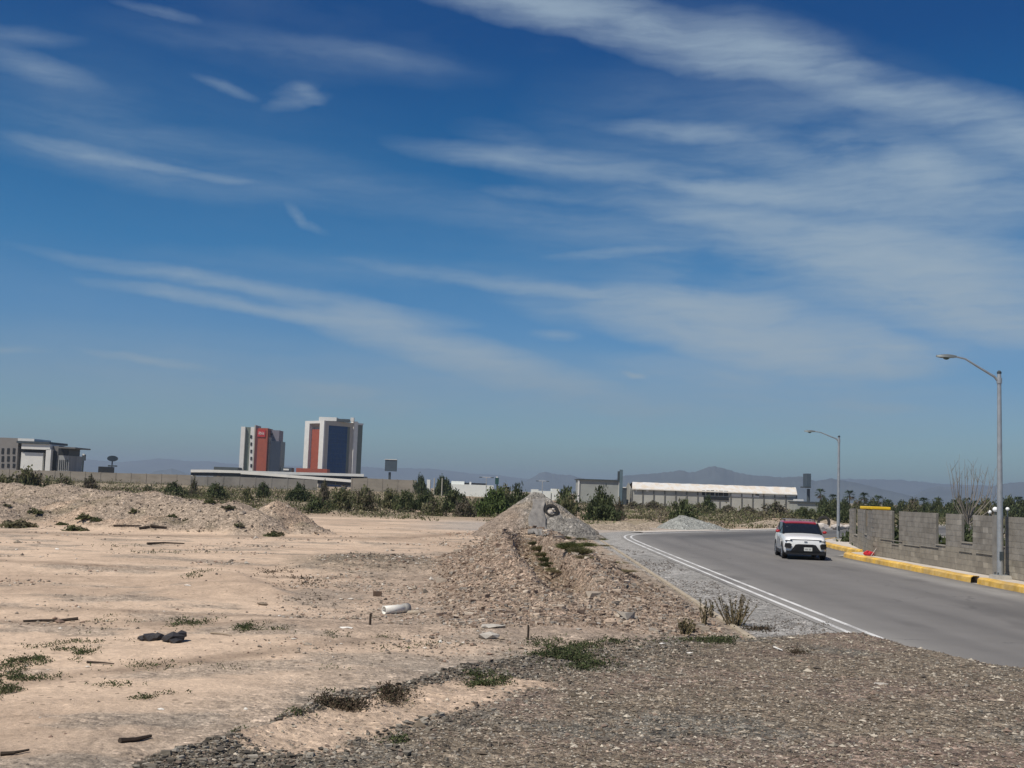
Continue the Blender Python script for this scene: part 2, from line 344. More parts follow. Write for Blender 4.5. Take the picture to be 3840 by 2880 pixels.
SAND=np.array((.60,.46,.34)); SAND2=np.array((.45,.34,.25)); GRAV=np.array((.215,.178,.135)); GRAVD=np.array((.135,.115,.092))
PINK=np.array((.36,.27,.205)); SPOIL=np.array((.36,.29,.225)); SHOUL=np.array((.36,.35,.33)); SCRUB=np.array((.25,.21,.145)); GREYP=np.array((.25,.225,.19))
def ground_col(x, y, z):
    def mx(a, b, k): return a*(1-k[:,None])+b*k[:,None]
    n = x.size; c = np.tile(SAND, (n,1)); st = np.full(n, .12)
    p = fbm(x*.18, y*.35, 5, 101); k = ss(-.08,.2,p); c = mx(c, SAND2, k*.8)
    k = ss(.04,.17,fbm(x*.5, y*1.0, 5, 103)); c = mx(c, GREYP*1.0, k*.5); st = np.maximum(st, k*.5)
    # wheel tracks curving through the lot
    for pts, wdt in (([(-40,40),(-14,33),(-6,31),(1,34)],.5),([(-30,24),(-10,20),(-3,20.5),(1.2,24)],.35),([(-30,26),(-10,21.6),(-3,22),(1,26)],.35),([(-45,50),(-20,49),(-6,55),(-2,66)],1.2),([(-14,10),(-6,14),(-2,19)],.3)):
        d,_,_ = segd(x,y,pts); k = np.exp(-(d/wdt)**2)*.75*(1+1.6*fbm(x*1.3,y*1.3,3,104)); c = mx(c, SAND2*.72, np.clip(k,0,1))
    # darker rim near the platform and right part of the lot is stonier
    k = ss(-3.2, -.2, z['plat']+1.2*fbm(x*.6,y*.6,4,105)); c = mx(c, GREYP, k*.65); st = np.maximum(st, k*.7)
    k = ss(-7, 0, x+1.8*fbm(x*.3,y*.3,4,106)*2)*ss(16,22,y)*ss(60,30,y); c = mx(c, (PINK+GREYP)/2, k*.75); st = np.maximum(st, k*.7)
    k = np.exp(-(((x+4.3)/2.4)**2+((y-37.5)/4.2)**2)**1.5); k = np.clip(k*(1.1+1.5*fbm(x,y,4,107)),0,1); c = mx(c, GRAV*1.15, k); st = np.maximum(st,k)
    k = ss(.03,.3,z['ridge']); c = mx(c, PINK, k*.9); st = np.maximum(st, k*.95)
    k2 = k*ss(.0,.2,fbm(x*.5,y*.3,4,108)); c = mx(c, SPOIL*1.05, k2*.8)
    k = ss(.02,.25,z['mound']); c = mx(c, SPOIL, k); st = np.maximum(st, k*.8)
    k2 = k*ss(.0,.18,fbm(x*.4,y*.4,4,109)); c = mx(c, np.array((.44,.33,.24)), k2*.8)
    k2 = k*ss(.08,.22,fbm(x*.9,y*.9,4,110)); c = mx(c, SCRUB*.8, k2*.7)
    td, tv, _ = segd(x, y, TR, [.3,.75,.78,.66,.32,0]); k = np.exp(-(td/.5)**4)*ss(.1,.5,tv)*(1+1.2*fbm(x*3,y*2,3,120)); c = mx(c, np.array((.15,.115,.075)), np.clip(k,0,1)*.9)  # trench: dark weedy soil, plus the hollow's shade put into the colour
    # belt between the ridge and the shoulder
    k = ss(-4.5,-2.2,z['road_out'])*ss(70,60,y); c = mx(c, (SPOIL+GREYP)/2, k*.6); st = np.maximum(st, k*.6)
    # shoulder of pale grey gravel
    k = ss(-1.95,-1.7,z['road_out']+.15*fbm(x*2,y*2,3,111)); c = mx(c, SHOUL, k*ss(4,8,y)); st = np.maximum(st, k*.55)
    k2 = k*ss(-.05,.15,fbm(x*1.2,y*.5,4,112)); c = mx(c, SHOUL*.72, k2*.7)
    # scrub floor far off
    k = ss(86, 100, y+14*fbm(x*.05,y*.05,3,113)); c = mx(c, SCRUB*1.15, k*.9)
    k2 = k*ss(-.02,.2,fbm(x*.12,y*.05,4,114)); c = mx(c, SAND2*.9, k2*.8)
    k = ss(66,72,y+4*fbm(x*.1,y*.1,3,118))*ss(-8,-2,x)*ss(100,86,y); c = mx(c, SHOUL*.9, k*.6)
    # gravel platform
    e = z['plat']; k = ss(-.25,.15,e); g = np.tile(GRAV,(n,1)); g = mx(g, np.array((.235,.18,.145)), ss(-.1,.15,fbm(x*.45,y*.45,4,115))); g = mx(g, np.array((.185,.172,.145)), ss(.0,.2,fbm(x*.6+9,y*.6,4,116)))
    rim = ss(2.0,.3,e+.8*fbm(x*1.5,y*1.5,3,119))*ss(2.8,.8,x)*ss(24,14,y); g = mx(g, GRAVD*.9, rim*.85)  # rim: darker stones, and the bank face's shade put into the colour
    sd_,_,_ = segd(x,y,[(-1.55,8.6),(-.9,10.3),(-.2,12.0),(.1,12.6)]); t = ss(.62,.28,sd_+.5*fbm(x*1.6,y*1.6,4,117)); g = mx(g, SAND*.92, t*.9)
    c = mx(c, g, k); st = np.where(k>.02, st*(1-k)+k*(1-.6*t), st)
    return np.clip(c,0,1), st
def ground_mat():
    m = bpy.data.materials.new('earth'); m.use_nodes = True; t = NT(m.node_tree); t.n.clear()
    at = t.new('ShaderNodeAttribute', attribute_name='Col'); c = at.outputs['Color']; st = at.outputs['Alpha']
    co = t.new('ShaderNodeTexCoord').outputs['Object']
    nA = t.new('ShaderNodeTexNoise', {'Vector': co, 'Scale': 1.6, 'Detail': 9.0, 'Roughness': .68}).outputs[0]
    nB = t.new('ShaderNodeTexNoise', {'Vector': co, 'Scale': 14.0, 'Detail': 6.0, 'Roughness': .7}).outputs[0]
    c = t.mix(1.0, c, t.ramp(nA, [(.3,.78),(.5,1.0),(.7,1.16)]), 'MULTIPLY')
    c = t.mix(1.0, c, t.ramp(nB, [(.3,.80),(.5,1.0),(.7,1.15)]), 'MULTIPLY')
    hs = []
    for sc, k in ((42.0, 1.0), (17.0, .9), (6.5, .75)):
        wc = t.new('ShaderNodeVectorMath', {0: co, 1: t.new('ShaderNodeVectorMath', {0: t.new('ShaderNodeTexNoise', {'Vector': co, 'Scale': sc*.7}).outputs['Color'], 1: (.6/sc,)*3}, operation='MULTIPLY').outputs[0]}, operation='ADD').outputs[0]
        v = t.new('ShaderNodeTexVoronoi', {'Vector': wc, 'Scale': sc})
        s = t.new('ShaderNodeSeparateColor', {0: v.outputs['Color']})
        tone = t.ramp(s.outputs[0], [(0,.5),(.35,.8),(.75,1.12),(.93,1.5),(1,1.9)])
        on = t.math('MULTIPLY', t.math('GREATER_THAN', s.outputs[1], .35), t.math('MULTIPLY', st, k))
        c = t.mix(on, c, t.mix(1.0, c, tone, 'MULTIPLY'))
        hs.append(t.math('MULTIPLY', t.math('MULTIPLY', t.math('SUBTRACT', .6, v.outputs[0], clamp=True), on), 1.2/sc))
    # sparse dark crumbs on the bare soil
    v = t.new('ShaderNodeTexVoronoi', {'Vector': co, 'Scale': 5.5}); s = t.new('ShaderNodeSeparateColor', {0: v.outputs['Color']})
    pn = t.new('ShaderNodeTexNoise', {'Vector': co, 'Scale': .5, 'Detail': 5.0}).outputs[0]
    dk = t.math('MULTIPLY', t.math('LESS_THAN', v.outputs[0], t.math('MULTIPLY', s.outputs[0], .26)), t.math('GREATER_THAN', pn, .5))
    c = t.mix(t.math('MULTIPLY', dk, .6), c, (.11,.085,.06))
    h = t.math('ADD', t.math('ADD', hs[0], hs[1]), hs[2])
    h = t.math('ADD', h, t.math('MULTIPLY', nB, .03)); h = t.math('ADD', h, t.math('MULTIPLY', nA, .05))
    b = t.new('ShaderNodeBump', {'Height': h, 'Strength': .75, 'Distance': 1.0})
    bs = t.new('ShaderNodeBsdfPrincipled', {'Base Color': c, 'Roughness': .95, 'Normal': b.outputs[0]}); bs.inputs['Specular IOR Level'].default_value = .15
    t.l.new(bs.outputs[0], t.new('ShaderNodeOutputMaterial').inputs[0]); return m
EARTH = ground_mat()

# ------------------------------------------------------------------ ground sheet
ang = np.concatenate([np.arange(-180,-36,4.0), np.arange(-36,-28,.8), np.arange(-28,28,.105), np.arange(28,36,.8), np.arange(36,180.1,4.0)])
rad = [1.2]
while rad[-1] < 130: rad.append(rad[-1]*1.0068)
while rad[-1] < 14000: rad.append(rad[-1]*1.035)
rad = np.array(rad); A, RR = np.meshgrid(np.radians(ang), rad); X = (RR*np.sin(A)).ravel(); Y = (RR*np.cos(A)).ravel()
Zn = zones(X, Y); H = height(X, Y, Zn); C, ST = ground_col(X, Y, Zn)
na, nr = len(ang), len(rad); ii, jj = np.meshgrid(np.arange(nr-1), np.arange(na-1), indexing='ij'); q = (ii*na+jj).ravel()
Fq = np.stack([q, q+1, q+na+1, q+na], 1)[:, ::-1]
V3 = np.stack([X,Y,H],1); C4 = np.concatenate([C, ST[:,None]],1)
mnd = ss(.12,.2,Zn['mound']) > .5; rdg = (ss(.10,.18,Zn['ridge']) > .5) & ~mnd
fm = mnd[Fq].all(1); fr = rdg[Fq].all(1)
def sub(name, sel):
    f = Fq[sel]; u, inv = np.unique(f, return_inverse=True)
    o = npmesh(name, V3[u], inv.reshape(f.shape), EARTH, col=C4[u], smooth=True); o['kind'] = 'structure'; return o
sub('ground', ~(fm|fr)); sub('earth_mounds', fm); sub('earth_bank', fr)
# the patch under the viewer's feet
MBc = MB(); MBc.add([(1.25*math.sin(a), 1.25*math.cos(a), .66) for a in np.linspace(0, 2*math.pi, 24, endpoint=False)], [tuple(range(24))])
o = npmesh('gravel_ground', np.array(MBc.v), np.array([MBc.f[0]]), EARTH, col=np.tile(np.array([*GRAV,1.0]),(24,1))); o['kind'] = 'structure'

# ------------------------------------------------------------------ road
def strip(name, L, Rr, z, mat, zl=None):
    n = len(L); V = [(x,y,z) for x,y in L]+[(x,y,z if zl is None else zl) for x,y in Rr]
    F = [(i, n+i, n+i+1, i+1) for i in range(n-1)]
    return npmesh(name, V, F, mat)
def resample(pts, n):
    p = np.array(pts, float)
    for _ in range(2):                               # soften the corners
        a = p[:-1]*.75+p[1:]*.25; b = p[:-1]*.25+p[1:]*.75; p = np.vstack([p[:1], np.stack([a,b],1).reshape(-1,2), p[-1:]])
    s = np.concatenate([[0], np.cumsum(np.hypot(*np.diff(p,axis=0).T))]); t = np.linspace(0, s[-1], n)
    return np.stack([np.interp(t, s, p[:,0]), np.interp(t, s, p[:,1])],1)
def offset(p, d):                                    # to the left of travel
    g = np.gradient(p, axis=0); g /= np.linalg.norm(g,axis=1)[:,None]; return p+np.stack([-g[:,1], g[:,0]],1)*d
def road_mat():
    m = bpy.data.materials.new('asphalt'); m.use_nodes = True; t = NT(m.node_tree); t.n.clear()
    co = t.new('ShaderNodeTexCoord').outputs['Object']; at = t.new('ShaderNodeAttribute', attribute_name='Col').outputs['Color']
    n1 = t.new('ShaderNodeTexNoise', {'Vector': t.new('ShaderNodeMapping', {'Vector': co, 'Scale': (.8,.10,1)}).outputs[0], 'Scale': 1.0, 'Detail': 6.0}).outputs[0]
    n2 = t.new('ShaderNodeTexNoise', {'Vector': co, 'Scale': 70.0, 'Detail': 3.0}).outputs[0]
    n3 = t.new('ShaderNodeTexNoise', {'Vector': co, 'Scale': .7, 'Detail': 8.0, 'Roughness': .7}).outputs[0]
    c = t.mix(1.0, at, t.ramp(n1, [(.3,.93),(.7,1.07)]), 'MULTIPLY'); c = t.mix(1.0, c, t.ramp(n2, [(.3,.85),(.7,1.12)]), 'MULTIPLY'); c = t.mix(1.0, c, t.ramp(n3, [(.3,.93),(.7,1.06)]), 'MULTIPLY')
    wv = t.new('ShaderNodeVectorMath', {0: co, 1: t.new('ShaderNodeVectorMath', {0: t.new('ShaderNodeTexNoise', {'Vector': co, 'Scale': 1.2, 'Detail': 5.0}).outputs['Color'], 1: (1.2,1.2,0)}, operation='MULTIPLY').outputs[0]}, operation='ADD').outputs[0]
    cv = t.new('ShaderNodeTexVoronoi', {'Vector': wv, 'Scale': .16}, feature='DISTANCE_TO_EDGE').outputs[0]
    ck = t.math('MULTIPLY', t.math('LESS_THAN', cv, .0028), t.math('GREATER_THAN', n3, .5)); c = t.mix(t.math('MULTIPLY', ck, .5), c, (.06,.06,.06))
    b = t.new('ShaderNodeBump', {'Height': n2, 'Strength': .3, 'Distance': .01})
    bs = t.new('ShaderNodeBsdfPrincipled', {'Base Color': c, 'Roughness': .85, 'Normal': b.outputs[0]}); bs.inputs['Specular IOR Level'].default_value = .3
    t.l.new(bs.outputs[0], t.new('ShaderNodeOutputMaterial').inputs[0]); return m
no = 420; Lp = resample(OUT, no); Rp = resample(INN, no); nw = 60
tt = np.linspace(0,1,nw)[None,:,None]; RP = (Lp[:,None]*(1-tt)+Rp[:,None]*tt); rx, ry = RP[...,0].ravel(), RP[...,1].ravel()
do,_,_ = segd(rx,ry,OUT); di,_,_ = segd(rx,ry,INN)
asph = np.array((.182,.175,.166)); rc = np.tile(asph,(rx.size,1))
def mxr(a,b,k): return a*(1-k[:,None])+b*k[:,None]
rc = mxr(rc, np.array((.30,.29,.27)), np.exp(-(do/1.0)**2)*(.75+.8*fbm(rx*1.5,ry*.3,4,201)))      # dust along both edges
rc = mxr(rc, np.array((.34,.33,.31)), np.clip(np.exp(-((di-.9)/.75)**2)*(.42+.9*fbm(rx*1.2,ry*.2,4,202)),0,1)*ss(60,48,ry))
rc = mxr(rc, np.array((.10,.10,.10)), np.exp(-(di/.28)**2)*.6)
for q in (2.0,3.6,5.6,7.1): rc = mxr(rc, np.array((.135,.130,.125)), np.exp(-((do-q)/.35)**2)*(.45+.9*fbm(rx*.8,ry*.08,4,205)))
rc = mxr(rc, np.array((.23,.22,.20)), ss(.12,.3,fbm(rx*.5,ry*.12,5,206))*.5); rc = mxr(rc, np.array((.12,.115,.11)), ss(.14,.25,fbm(rx*.7+4,ry*.25,5,207))*.55)
k = ss(66,76,ry+.1*rx)*np.exp(-((do-4.6)/2.2)**2); rc = mxr(rc, np.array((.085,.085,.085)), k*.85)   # newer, darker surfacing round the bend
k = ss(60,68,ry)*np.exp(-((do-8.2)/.9)**2)*.6; rc = mxr(rc, np.array((.09,.09,.09)), k)
gi, gj = np.meshgrid(np.arange(no-1), np.arange(nw-1), indexing='ij'); qq = (gi*nw+gj).ravel()
o = npmesh('road', np.stack([rx,ry,np.zeros(rx.size)],1), np.stack([qq,qq+1,qq+nw+1,qq+nw],1), road_mat(), col=np.clip(rc,.03,1)); o['kind']='structure'
def paint_mat():
    m = bpy.data.materials.new('road_paint'); m.use_nodes = True; t = NT(m.node_tree); t.n.clear()
    co = t.new('ShaderNodeTexCoord').outputs['Object']
    n = t.new('ShaderNodeTexNoise', {'Vector': co, 'Scale': 22.0, 'Detail': 6.0, 'Roughness': .75}).outputs[0]; n2 = t.new('ShaderNodeTexNoise', {'Vector': co, 'Scale': .8, 'Detail': 4.0}).outputs[0]
    k = t.ramp(t.math('ADD', n, t.math('MULTIPLY', t.math('SUBTRACT', n2, .5), .5)), [(.47,0.0),(.60,1.0)])
    c = t.mix(t.math('MULTIPLY', k, .75), (.72,.72,.70), (.25,.24,.23))
    bs = t.new('ShaderNodeBsdfPrincipled', {'Base Color': c, 'Roughness': .7}); t.l.new(bs.outputs[0], t.new('ShaderNodeOutputMaterial').inputs[0]); return m
PAINT = paint_mat()
Lc = resample(OUT, 400)
for d in (-.22, -.60):
    a = offset(Lc, d+.06); b = offset(Lc, d-.06); o = strip('road_marking', a, b, .004, PAINT); o['kind']='structure'
# narrow concrete edging between bank and shoulder, one weathered run
EDG = resample([(4.45,18),(4.50,23.6),(4.62,30),(4.75,38),(4.9,46),(5.0,52),(5.1,62)], 60)
mb = MB()
for i in range(len(EDG)-1):
    (x0,y0),(x1,y1) = EDG[i], EDG[i+1]; h = .025+.02*float(fbm(np.array([y0*.5]),np.array([0.]),3,301)[0])
    mb.add([(x0-.07,y0,-.1),(x0+.07,y0,-.1),(x1+.07,y1,-.1),(x1-.07,y1,-.1),(x0-.06,y0,h),(x0+.06,y0,h),(x1+.06,y1,h),(x1-.06,y1,h)], [(4,5,6,7),(0,4,7,3),(1,2,6,5),(0,1,5,4),(2,3,7,6)])
o = mb.build('edging_kerb', M('old_concrete',(.42,.36,.27),.9,.3,3.0,.3)); o['kind']='structure'
# far kerb: pale run along the outside of the bend
fk = resample(OUT, 300); fk = fk[(fk[:,1] > 76.5) & (fk[:,1] < 150)]; mb = MB(); a = offset(fk,.05); b = offset(fk,.40); c_ = offset(fk,1.1)
for i in range(len(fk)-1):
    v = [(*a[i],-.05),(*a[i+1],-.05),(*a[i+1],.035),(*a[i],.035),(*b[i+1],.07),(*b[i],.07),(*c_[i+1],.06),(*c_[i],.06)]
    mb.add(v, [(0,1,2,3),(3,2,4,5),(5,4,6,7)])
o = mb.build('far_kerb', M('pale_concrete',(.55,.50,.44),.9,.2,2.0,.2)); o['kind']='structure'
# yellow kerb and pavement, near side
KB = [p for p in INN if p[1] <= 54.5]; YEL = M('kerb_paint',(.80,.49,.08),.8,.25,4.0,.3,col2=(.70,.47,.15),grime=.5); PAV = M('pavement_concrete',(.56,.51,.45),.9,.16,1.5,.2,grime=.15)
def kerb(path, inner, kh, nm):
    p = resample(path, 90); mb = MB(); a = p; b = offset(p,-.10); c_ = offset(p,-.30); n = len(p)
    V = []; 
    for i in range(n):
        sag = .02*math.sin(i*.9)+.015*math.sin(i*2.3)
        V += [(*a[i],-.05),(*(a[i]*.75+b[i]*.25),kh-.05+sag*.3),(*b[i],kh+sag*.3),(*c_[i],kh+.004+sag*.3),(*c_[i],-.05)]
    F = [(i*5+k,(i+1)*5+k,(i+1)*5+k+1,i*5+k+1) for i in range(n-1) if not (i*7919+13)%31 == 5 for k in range(4)]
    F += [tuple(range(5)), tuple((n-1)*5+k for k in range(5))]
    mb.add(V, F); o = mb.build(nm, YEL); o['kind']='structure'; return p
kerb([(15.4,8),(15.4,45),(15.4,51.8),(15.55,53.2),(16.1,54.0)], None, .21, 'yellow_kerb')
kerb([(17.25,56.2),(17.4,60),(18.0,66),(19.3,71),(23,77.5),(30,86.5)], None, .21, 'yellow_kerb')
kb = resample([(15.4,8),(15.4,45),(15.4,51.8),(15.55,53.2),(16.1,54.0)], 60); kbo = offset(kb,-.29)
mb = MB()
kk = [tuple(p)+(.19,) for p in kbo]+[(17.0,54.4,.19),(17.3,52,.19),(16.7,45,.19),(16.7,8,.19)]
mb.add(kk+[(x,y,-.1) for x,y,z in kk], [tuple(range(len(kk)))]+[(i,(i+1)%len(kk),len(kk)+(i+1)%len(kk),len(kk)+i) for i in range(len(kk))])
o = mb.build('pavement', PAV); o['kind']='structure'
ka = resample([(17.25,56.2),(17.4,60),(18.0,66),(19.3,71),(23,77.5),(30,86.5)], 60); kao = offset(ka,-.29)
kk = [tuple(p)+(.19,) for p in kao]+[(33,84,.19),(22,66,.19),(18.6,56.1,.19)]
mb = MB(); mb.add(kk+[(x,y,-.1) for x,y,z in kk], [tuple(range(len(kk)))]+[(i,(i+1)%len(kk),len(kk)+(i+1)%len(kk),len(kk)+i) for i in range(len(kk))])
o = mb.build('pavement', PAV); o['kind']='structure'
mb = MB(); mb.add([(15.45,53.6,.004),(18.6,53.6,.004),(18.6,57,.004),(17.1,57,.004)],[(0,1,2,3)]); o = mb.build('driveway_apron', M('apron',(.33,.32,.30),.9,.2,1.0)); o['kind']='structure'
# ================================================================== far things
HZ = lambda vx: 1060+(vx-1106)*.0349
# mountains: real ridges many kilometres off
def ridge(name, pts, D, Wd, seed, mat):
    vx = np.array([p[0] for p in pts],float); vy = np.array([p[1] for p in pts],float)
    t = np.linspace(vx[0], vx[-1], 340); y = np.interp(t, vx, vy)
    az_ = []; hh = []
    for a,b in zip(t,y):
        p = P(a,b,1000.0); az_.append(math.atan2(p.x,p.y)); hh.append((p.z-CAM_H)/math.hypot(p.x,p.y)*D)
    az_ = np.array(az_); hh = np.maximum(np.array(hh),2); k = 26; S = np.linspace(-1,1,k); AA, SS = np.meshgrid(az_, S); HH = np.tile(hh,(k,1))
    nz = fbm(AA*60, SS*3+seed, 5, seed); prof = np.clip(1-np.abs(SS)**.85,0,1)
    Z = HH*prof*(1+ .55*nz*(np.abs(SS)>.02)*np.clip(np.abs(SS)*4,0,1)); RRr = D+SS*Wd+nz*Wd*.25*np.abs(SS)
    hj = fbm(AA*420, SS, 4, seed+3); Z = Z*(1+.07*hj)
    V = np.stack([RRr*np.sin(AA), RRr*np.cos(AA), Z-12*np.abs(SS)],-1).reshape(-1,3)
    n = len(t); i,j = np.meshgrid(np.arange(k-1),np.arange(n-1),indexing='ij'); q=(i*n+j).ravel()
    o = npmesh(name, V, np.stack([q,q+1,q+n+1,q+n],1), mat, smooth=True); o['kind']='structure'; return o
ROCKM = M('mountain_rock',(.085,.10,.105),.95,.3,.002,0)
ridge('mountains', [(1225,1062),(1290,1046),(1349,1024),(1400,1020),(1440,1015),(1471,1011),(1491,1015),(1505,1013),(1532,1002),(1548,1001),(1564,1005),(1595,1017),(1626,1023),(1670,1025),(1732,1027),(1761,1036),(1797,1029),(1834,1035),(1870,1044),(1922,1057),(1974,1070),(2020,1082),(2080,1092)], 6200, 1300, 5, ROCKM)
ridge('mountains', [(1930,1090),(1974,1068),(1995,1055),(2026,1046),(2050,1049),(2078,1047),(2120,1052),(2169,1040),(2212,1036),(2270,1028),(2350,1030),(2450,1045),(2600,1060),(2700,1108)], 7600, 1500, 6, ROCKM)
ridge('mountains', [(1080,1058),(1127,1041),(1148,1031),(1165,1019),(1177,1016),(1205,1021),(1235,1024),(1270,1034),(1340,1040),(1400,1060)], 8200, 1300, 7, ROCKM)
ridge('mountains', [(1380,1030),(1560,1026),(1761,1034),(1830,1029),(1876,1030),(1948,1033),(2026,1042),(2110,1044),(2212,1050),(2400,1060)], 10500, 1500, 8, ROCKM)
ridge('mountains', [(-500,1020),(-300,985),(-100,1000),(0,990),(60,996),(150,985),(258,996),(300,992),(344,986),(396,993),(461,992),(490,998),(560,1004),(640,1004),(720,1000),(789,1004),(830,1008),(859,1007),(910,1009),(952,1011),(1015,1019),(1060,1022),(1120,1030),(1200,1040)], 11500, 1500, 9, ROCKM)
ridge('mountains', [(290,1040),(333,1017),(371,1009),(390,1015),(406,1022),(440,1034),(470,1042)], 7000, 700, 10, ROCKM)

WHITE = M('white_render',(.66,.66,.63),.8,.08,.4); BEIGE = M('beige_render',(.42,.39,.34),.85,.08,.4); ORANGE = M('terracotta_panel',(.31,.075,.04),.7,.12,.5)
DKRED = M('dark_red_cladding',(.10,.022,.02),.6,.12,.5); RED = M('red_panel',(.42,.03,.03),.5,.08,.8); GREENG = M('grey_green_render',(.14,.165,.14),.8,.12,.6)
NAVY = M('dark_blue_cladding',(.028,.038,.06),.4,.15,.7); LILAC = M('grey_lilac_render',(.20,.19,.22),.8,.1,.5); BLUEG = M('blue_curtain_glass',(.004,.05,.16),.6,.3,.25,stretch=(1,1,3),spec=.15)
DARK = M('dark_opening',(.018,.02,.022),.5,.2,1.0); GREYD = M('dark_grey_render',(.16,.155,.15),.85,.1,.4); STEELD = M('dark_steel',(.05,.065,.075),.6,.15,1.0)
def fr(vx0,vx1,vyt,vyb,Y,dep,mb=None,zb=None):
    m = (vx0+vx1)/2; a = P(vx0,(vyt+vyb)/2,Y).x; b = P(vx1,(vyt+vyb)/2,Y).x; zt = P(m,vyt,Y).z; z0 = P(m,vyb,Y).z if zb is None else zb
    mb = mb or MB(); return mb.box2(a,b,Y,Y+dep,z0,zt)
def fbx(mb,o,d,s0,s1,z0,z1,d0,d1):                  # box on a facade: along d, depth d0..d1 inward (left normal of d)
    n = Vector((-d.y,d.x,0)); vs=[]
    for z in (z0,z1):
        for s,e in ((s0,d0),(s1,d0),(s1,d1),(s0,d1)):
            p = o+d*s+n*e; vs.append((p.x,p.y,z))
    return mb.add(vs,[(3,2,1,0),(4,5,6,7),(0,1,5,4),(1,2,6,5),(2,3,7,6),(3,0,4,7)])
# --- white-framed tower
t = thing('office_tower','tall white framed tower with blue glass front and terracotta side bay','tower',(-128,790,0))
t.location=(0,0,0)
A_=Vector((-143.6,795,0)); B_=Vector((-127.8,780,0)); C_=Vector((-110,797,0)); d1=(B_-A_).normalized(); L1=(B_-A_).length; d2=(C_-B_).normalized(); L2=(C_-B_).length
mb=MB(); fbx(mb,A_,d1,0,.24*L1,0,46,0,4); fbx(mb,A_,d1,.78*L1,L1,0,46,0,4); fbx(mb,A_,d1,.24*L1,.78*L1,44.2,46,0,4); mb.build('side_frame',WHITE,t)
mb=MB(); n1_=Vector((-d1.y,d1.x,0)); p=lambda s,e,z:tuple((A_+d1*s*L1+n1_*e)+Vector((0,0,z)))
mb.add([p(.24,.1,44.2),p(.78,.1,44.2),p(.70,3.9,41.4),p(.42,3.9,41.4),p(.42,3.9,44.1),p(.70,3.9,44.1)],[(0,1,2,3),(3,2,5,4)]); mb.build('soffit',BEIGE,t)
mb=MB(); fbx(mb,A_,d1,.26*L1,.70*L1,0,40.2,2.2,4.4); mb.build('terracotta_bay',ORANGE,t)
mb=MB(); fbx(mb,A_,d1,.24*L1,.78*L1,0,41.6,4.4,6); mb.build('recess',DARK,t)
mb=MB(); fbx(mb,B_,d2,0.02,.15*L2,0,45.9,.05,3); fbx(mb,B_,d2,.90*L2,L2,0,45.9,.05,3); fbx(mb,B_,d2,.15*L2,.90*L2,43.0,45.9,.05,3); mb.build('front_frame',BEIGE,t)
mb=MB(); fbx(mb,B_,d2,.15*L2,.82*L2,0,43.0,.7,2.8); mb.build('glass_front',BLUEG,t)
mb=MB()
for k in range(1,13): fbx(mb,B_,d2,.15*L2,.82*L2,k*3.4,k*3.4+.35,.62,.7)
for k in range(1,6): fbx(mb,B_,d2,(.15+.67*k/6)*L2,(.15+.67*k/6)*L2+.22,0,43,.60,.66)
mb.build('floor_bands',M('band_blue',(.012,.06,.14),.6,.1,1.0),t)
mb=MB(); fbx(mb,B_,d2,.82*L2,.90*L2,0,43.0,.9,2.8); mb.build('dark_strip',GREENG,t)
mb=MB(); fbx(mb,B_,d2,L2,L2+3.2,0,47,-1.0,3); mb.build('white_pier',WHITE,t)
mb=MB(); fbx(mb,B_,d2,L2+3.2,L2+9.5,0,45,2,14); mb.build('rear_wing',GREENG,t)
mb=MB(); fbx(mb,B_,d2,L2+3.2,L2+9.8,45,46.2,1.8,14.2); mb.build('parapet',WHITE,t)
mb=MB(); pts=[A_+n1_*4,B_+Vector((0,4.5,0)),C_+Vector((-2,6,0)),Vector((-127,812,0))]; mb.add([(q.x,q.y,z) for z in (0,45.5) for q in pts],[(0,1,2,3),(7,6,5,4)]+[(i,(i+1)%4,4+(i+1)%4,4+i) for i in range(4)]); mb.build('core',BEIGE,t)
mb=MB(); fr(689,727,901,909,790,14,mb); mb.build('penthouse',WHITE,t); mb=MB(); fr(757,764,902,910,792,4,mb); mb.build('stair_head',WHITE,t)
mb=MB(); fr(727,754,905,911,788,6,mb); mb.build('roof_plant',STEELD,t)
mb=MB(); fr(639,706,1012,1040,760,12,mb); mb.build('podium',ORANGE,t)
# --- red-signed hotel tower
t = thing('hotel_tower','white finned tower with terracotta front and square red sign at its top','tower')
Yh=770
def ht(nm,a,b,yt,Y,dep,mat,yb=1040): 
    m_=MB(); fr(a,b,yt,yb,Y,dep,m_,zb=0); return m_.build(nm,mat,t)
ht('white_fin',517.5,526.5,921.5,Yh,16,WHITE); ht('green_panel',526.5,538.5,922.5,Yh+2,14,GREENG); o=ht('window_pier',538.5,546.5,922,Yh-1,17,WHITE)
for k in range(5): mb=MB(); fr(540.6,544.2,940+k*15.6,947+k*15.6,Yh-1.3,.2,mb); mb.build('window',DARK,o)
ht('grey_fin',546.8,549.0,918,Yh-1.2,17,BEIGE); ht('dark_red_side',549.2,555,924,Yh-3,12,DKRED); ht('terracotta_front',555,575.8,924.5,Yh-5,16,ORANGE)
ht('terracotta_edge',575.9,577.6,926,Yh-4.2,14,M('terracotta_dark',(.20,.05,.03),.7,.1,.5)); ht('pale_strip',578,582.3,945,Yh-2,12,BEIGE)
ht('upper_block',577.6,600.5,929,Yh+3,14,LILAC); ht('dark_block',582.3,604.8,953,Yh-4,15,NAVY)
mb=MB(); fr(583.5,589,936,940,Yh+2.7,.3,mb); mb.build('grille',DARK,t)
mb=MB(); fr(556.2,573.2,928,943.5,Yh-5.5,.5,mb); sg=mb.build('sign_board',RED,t)
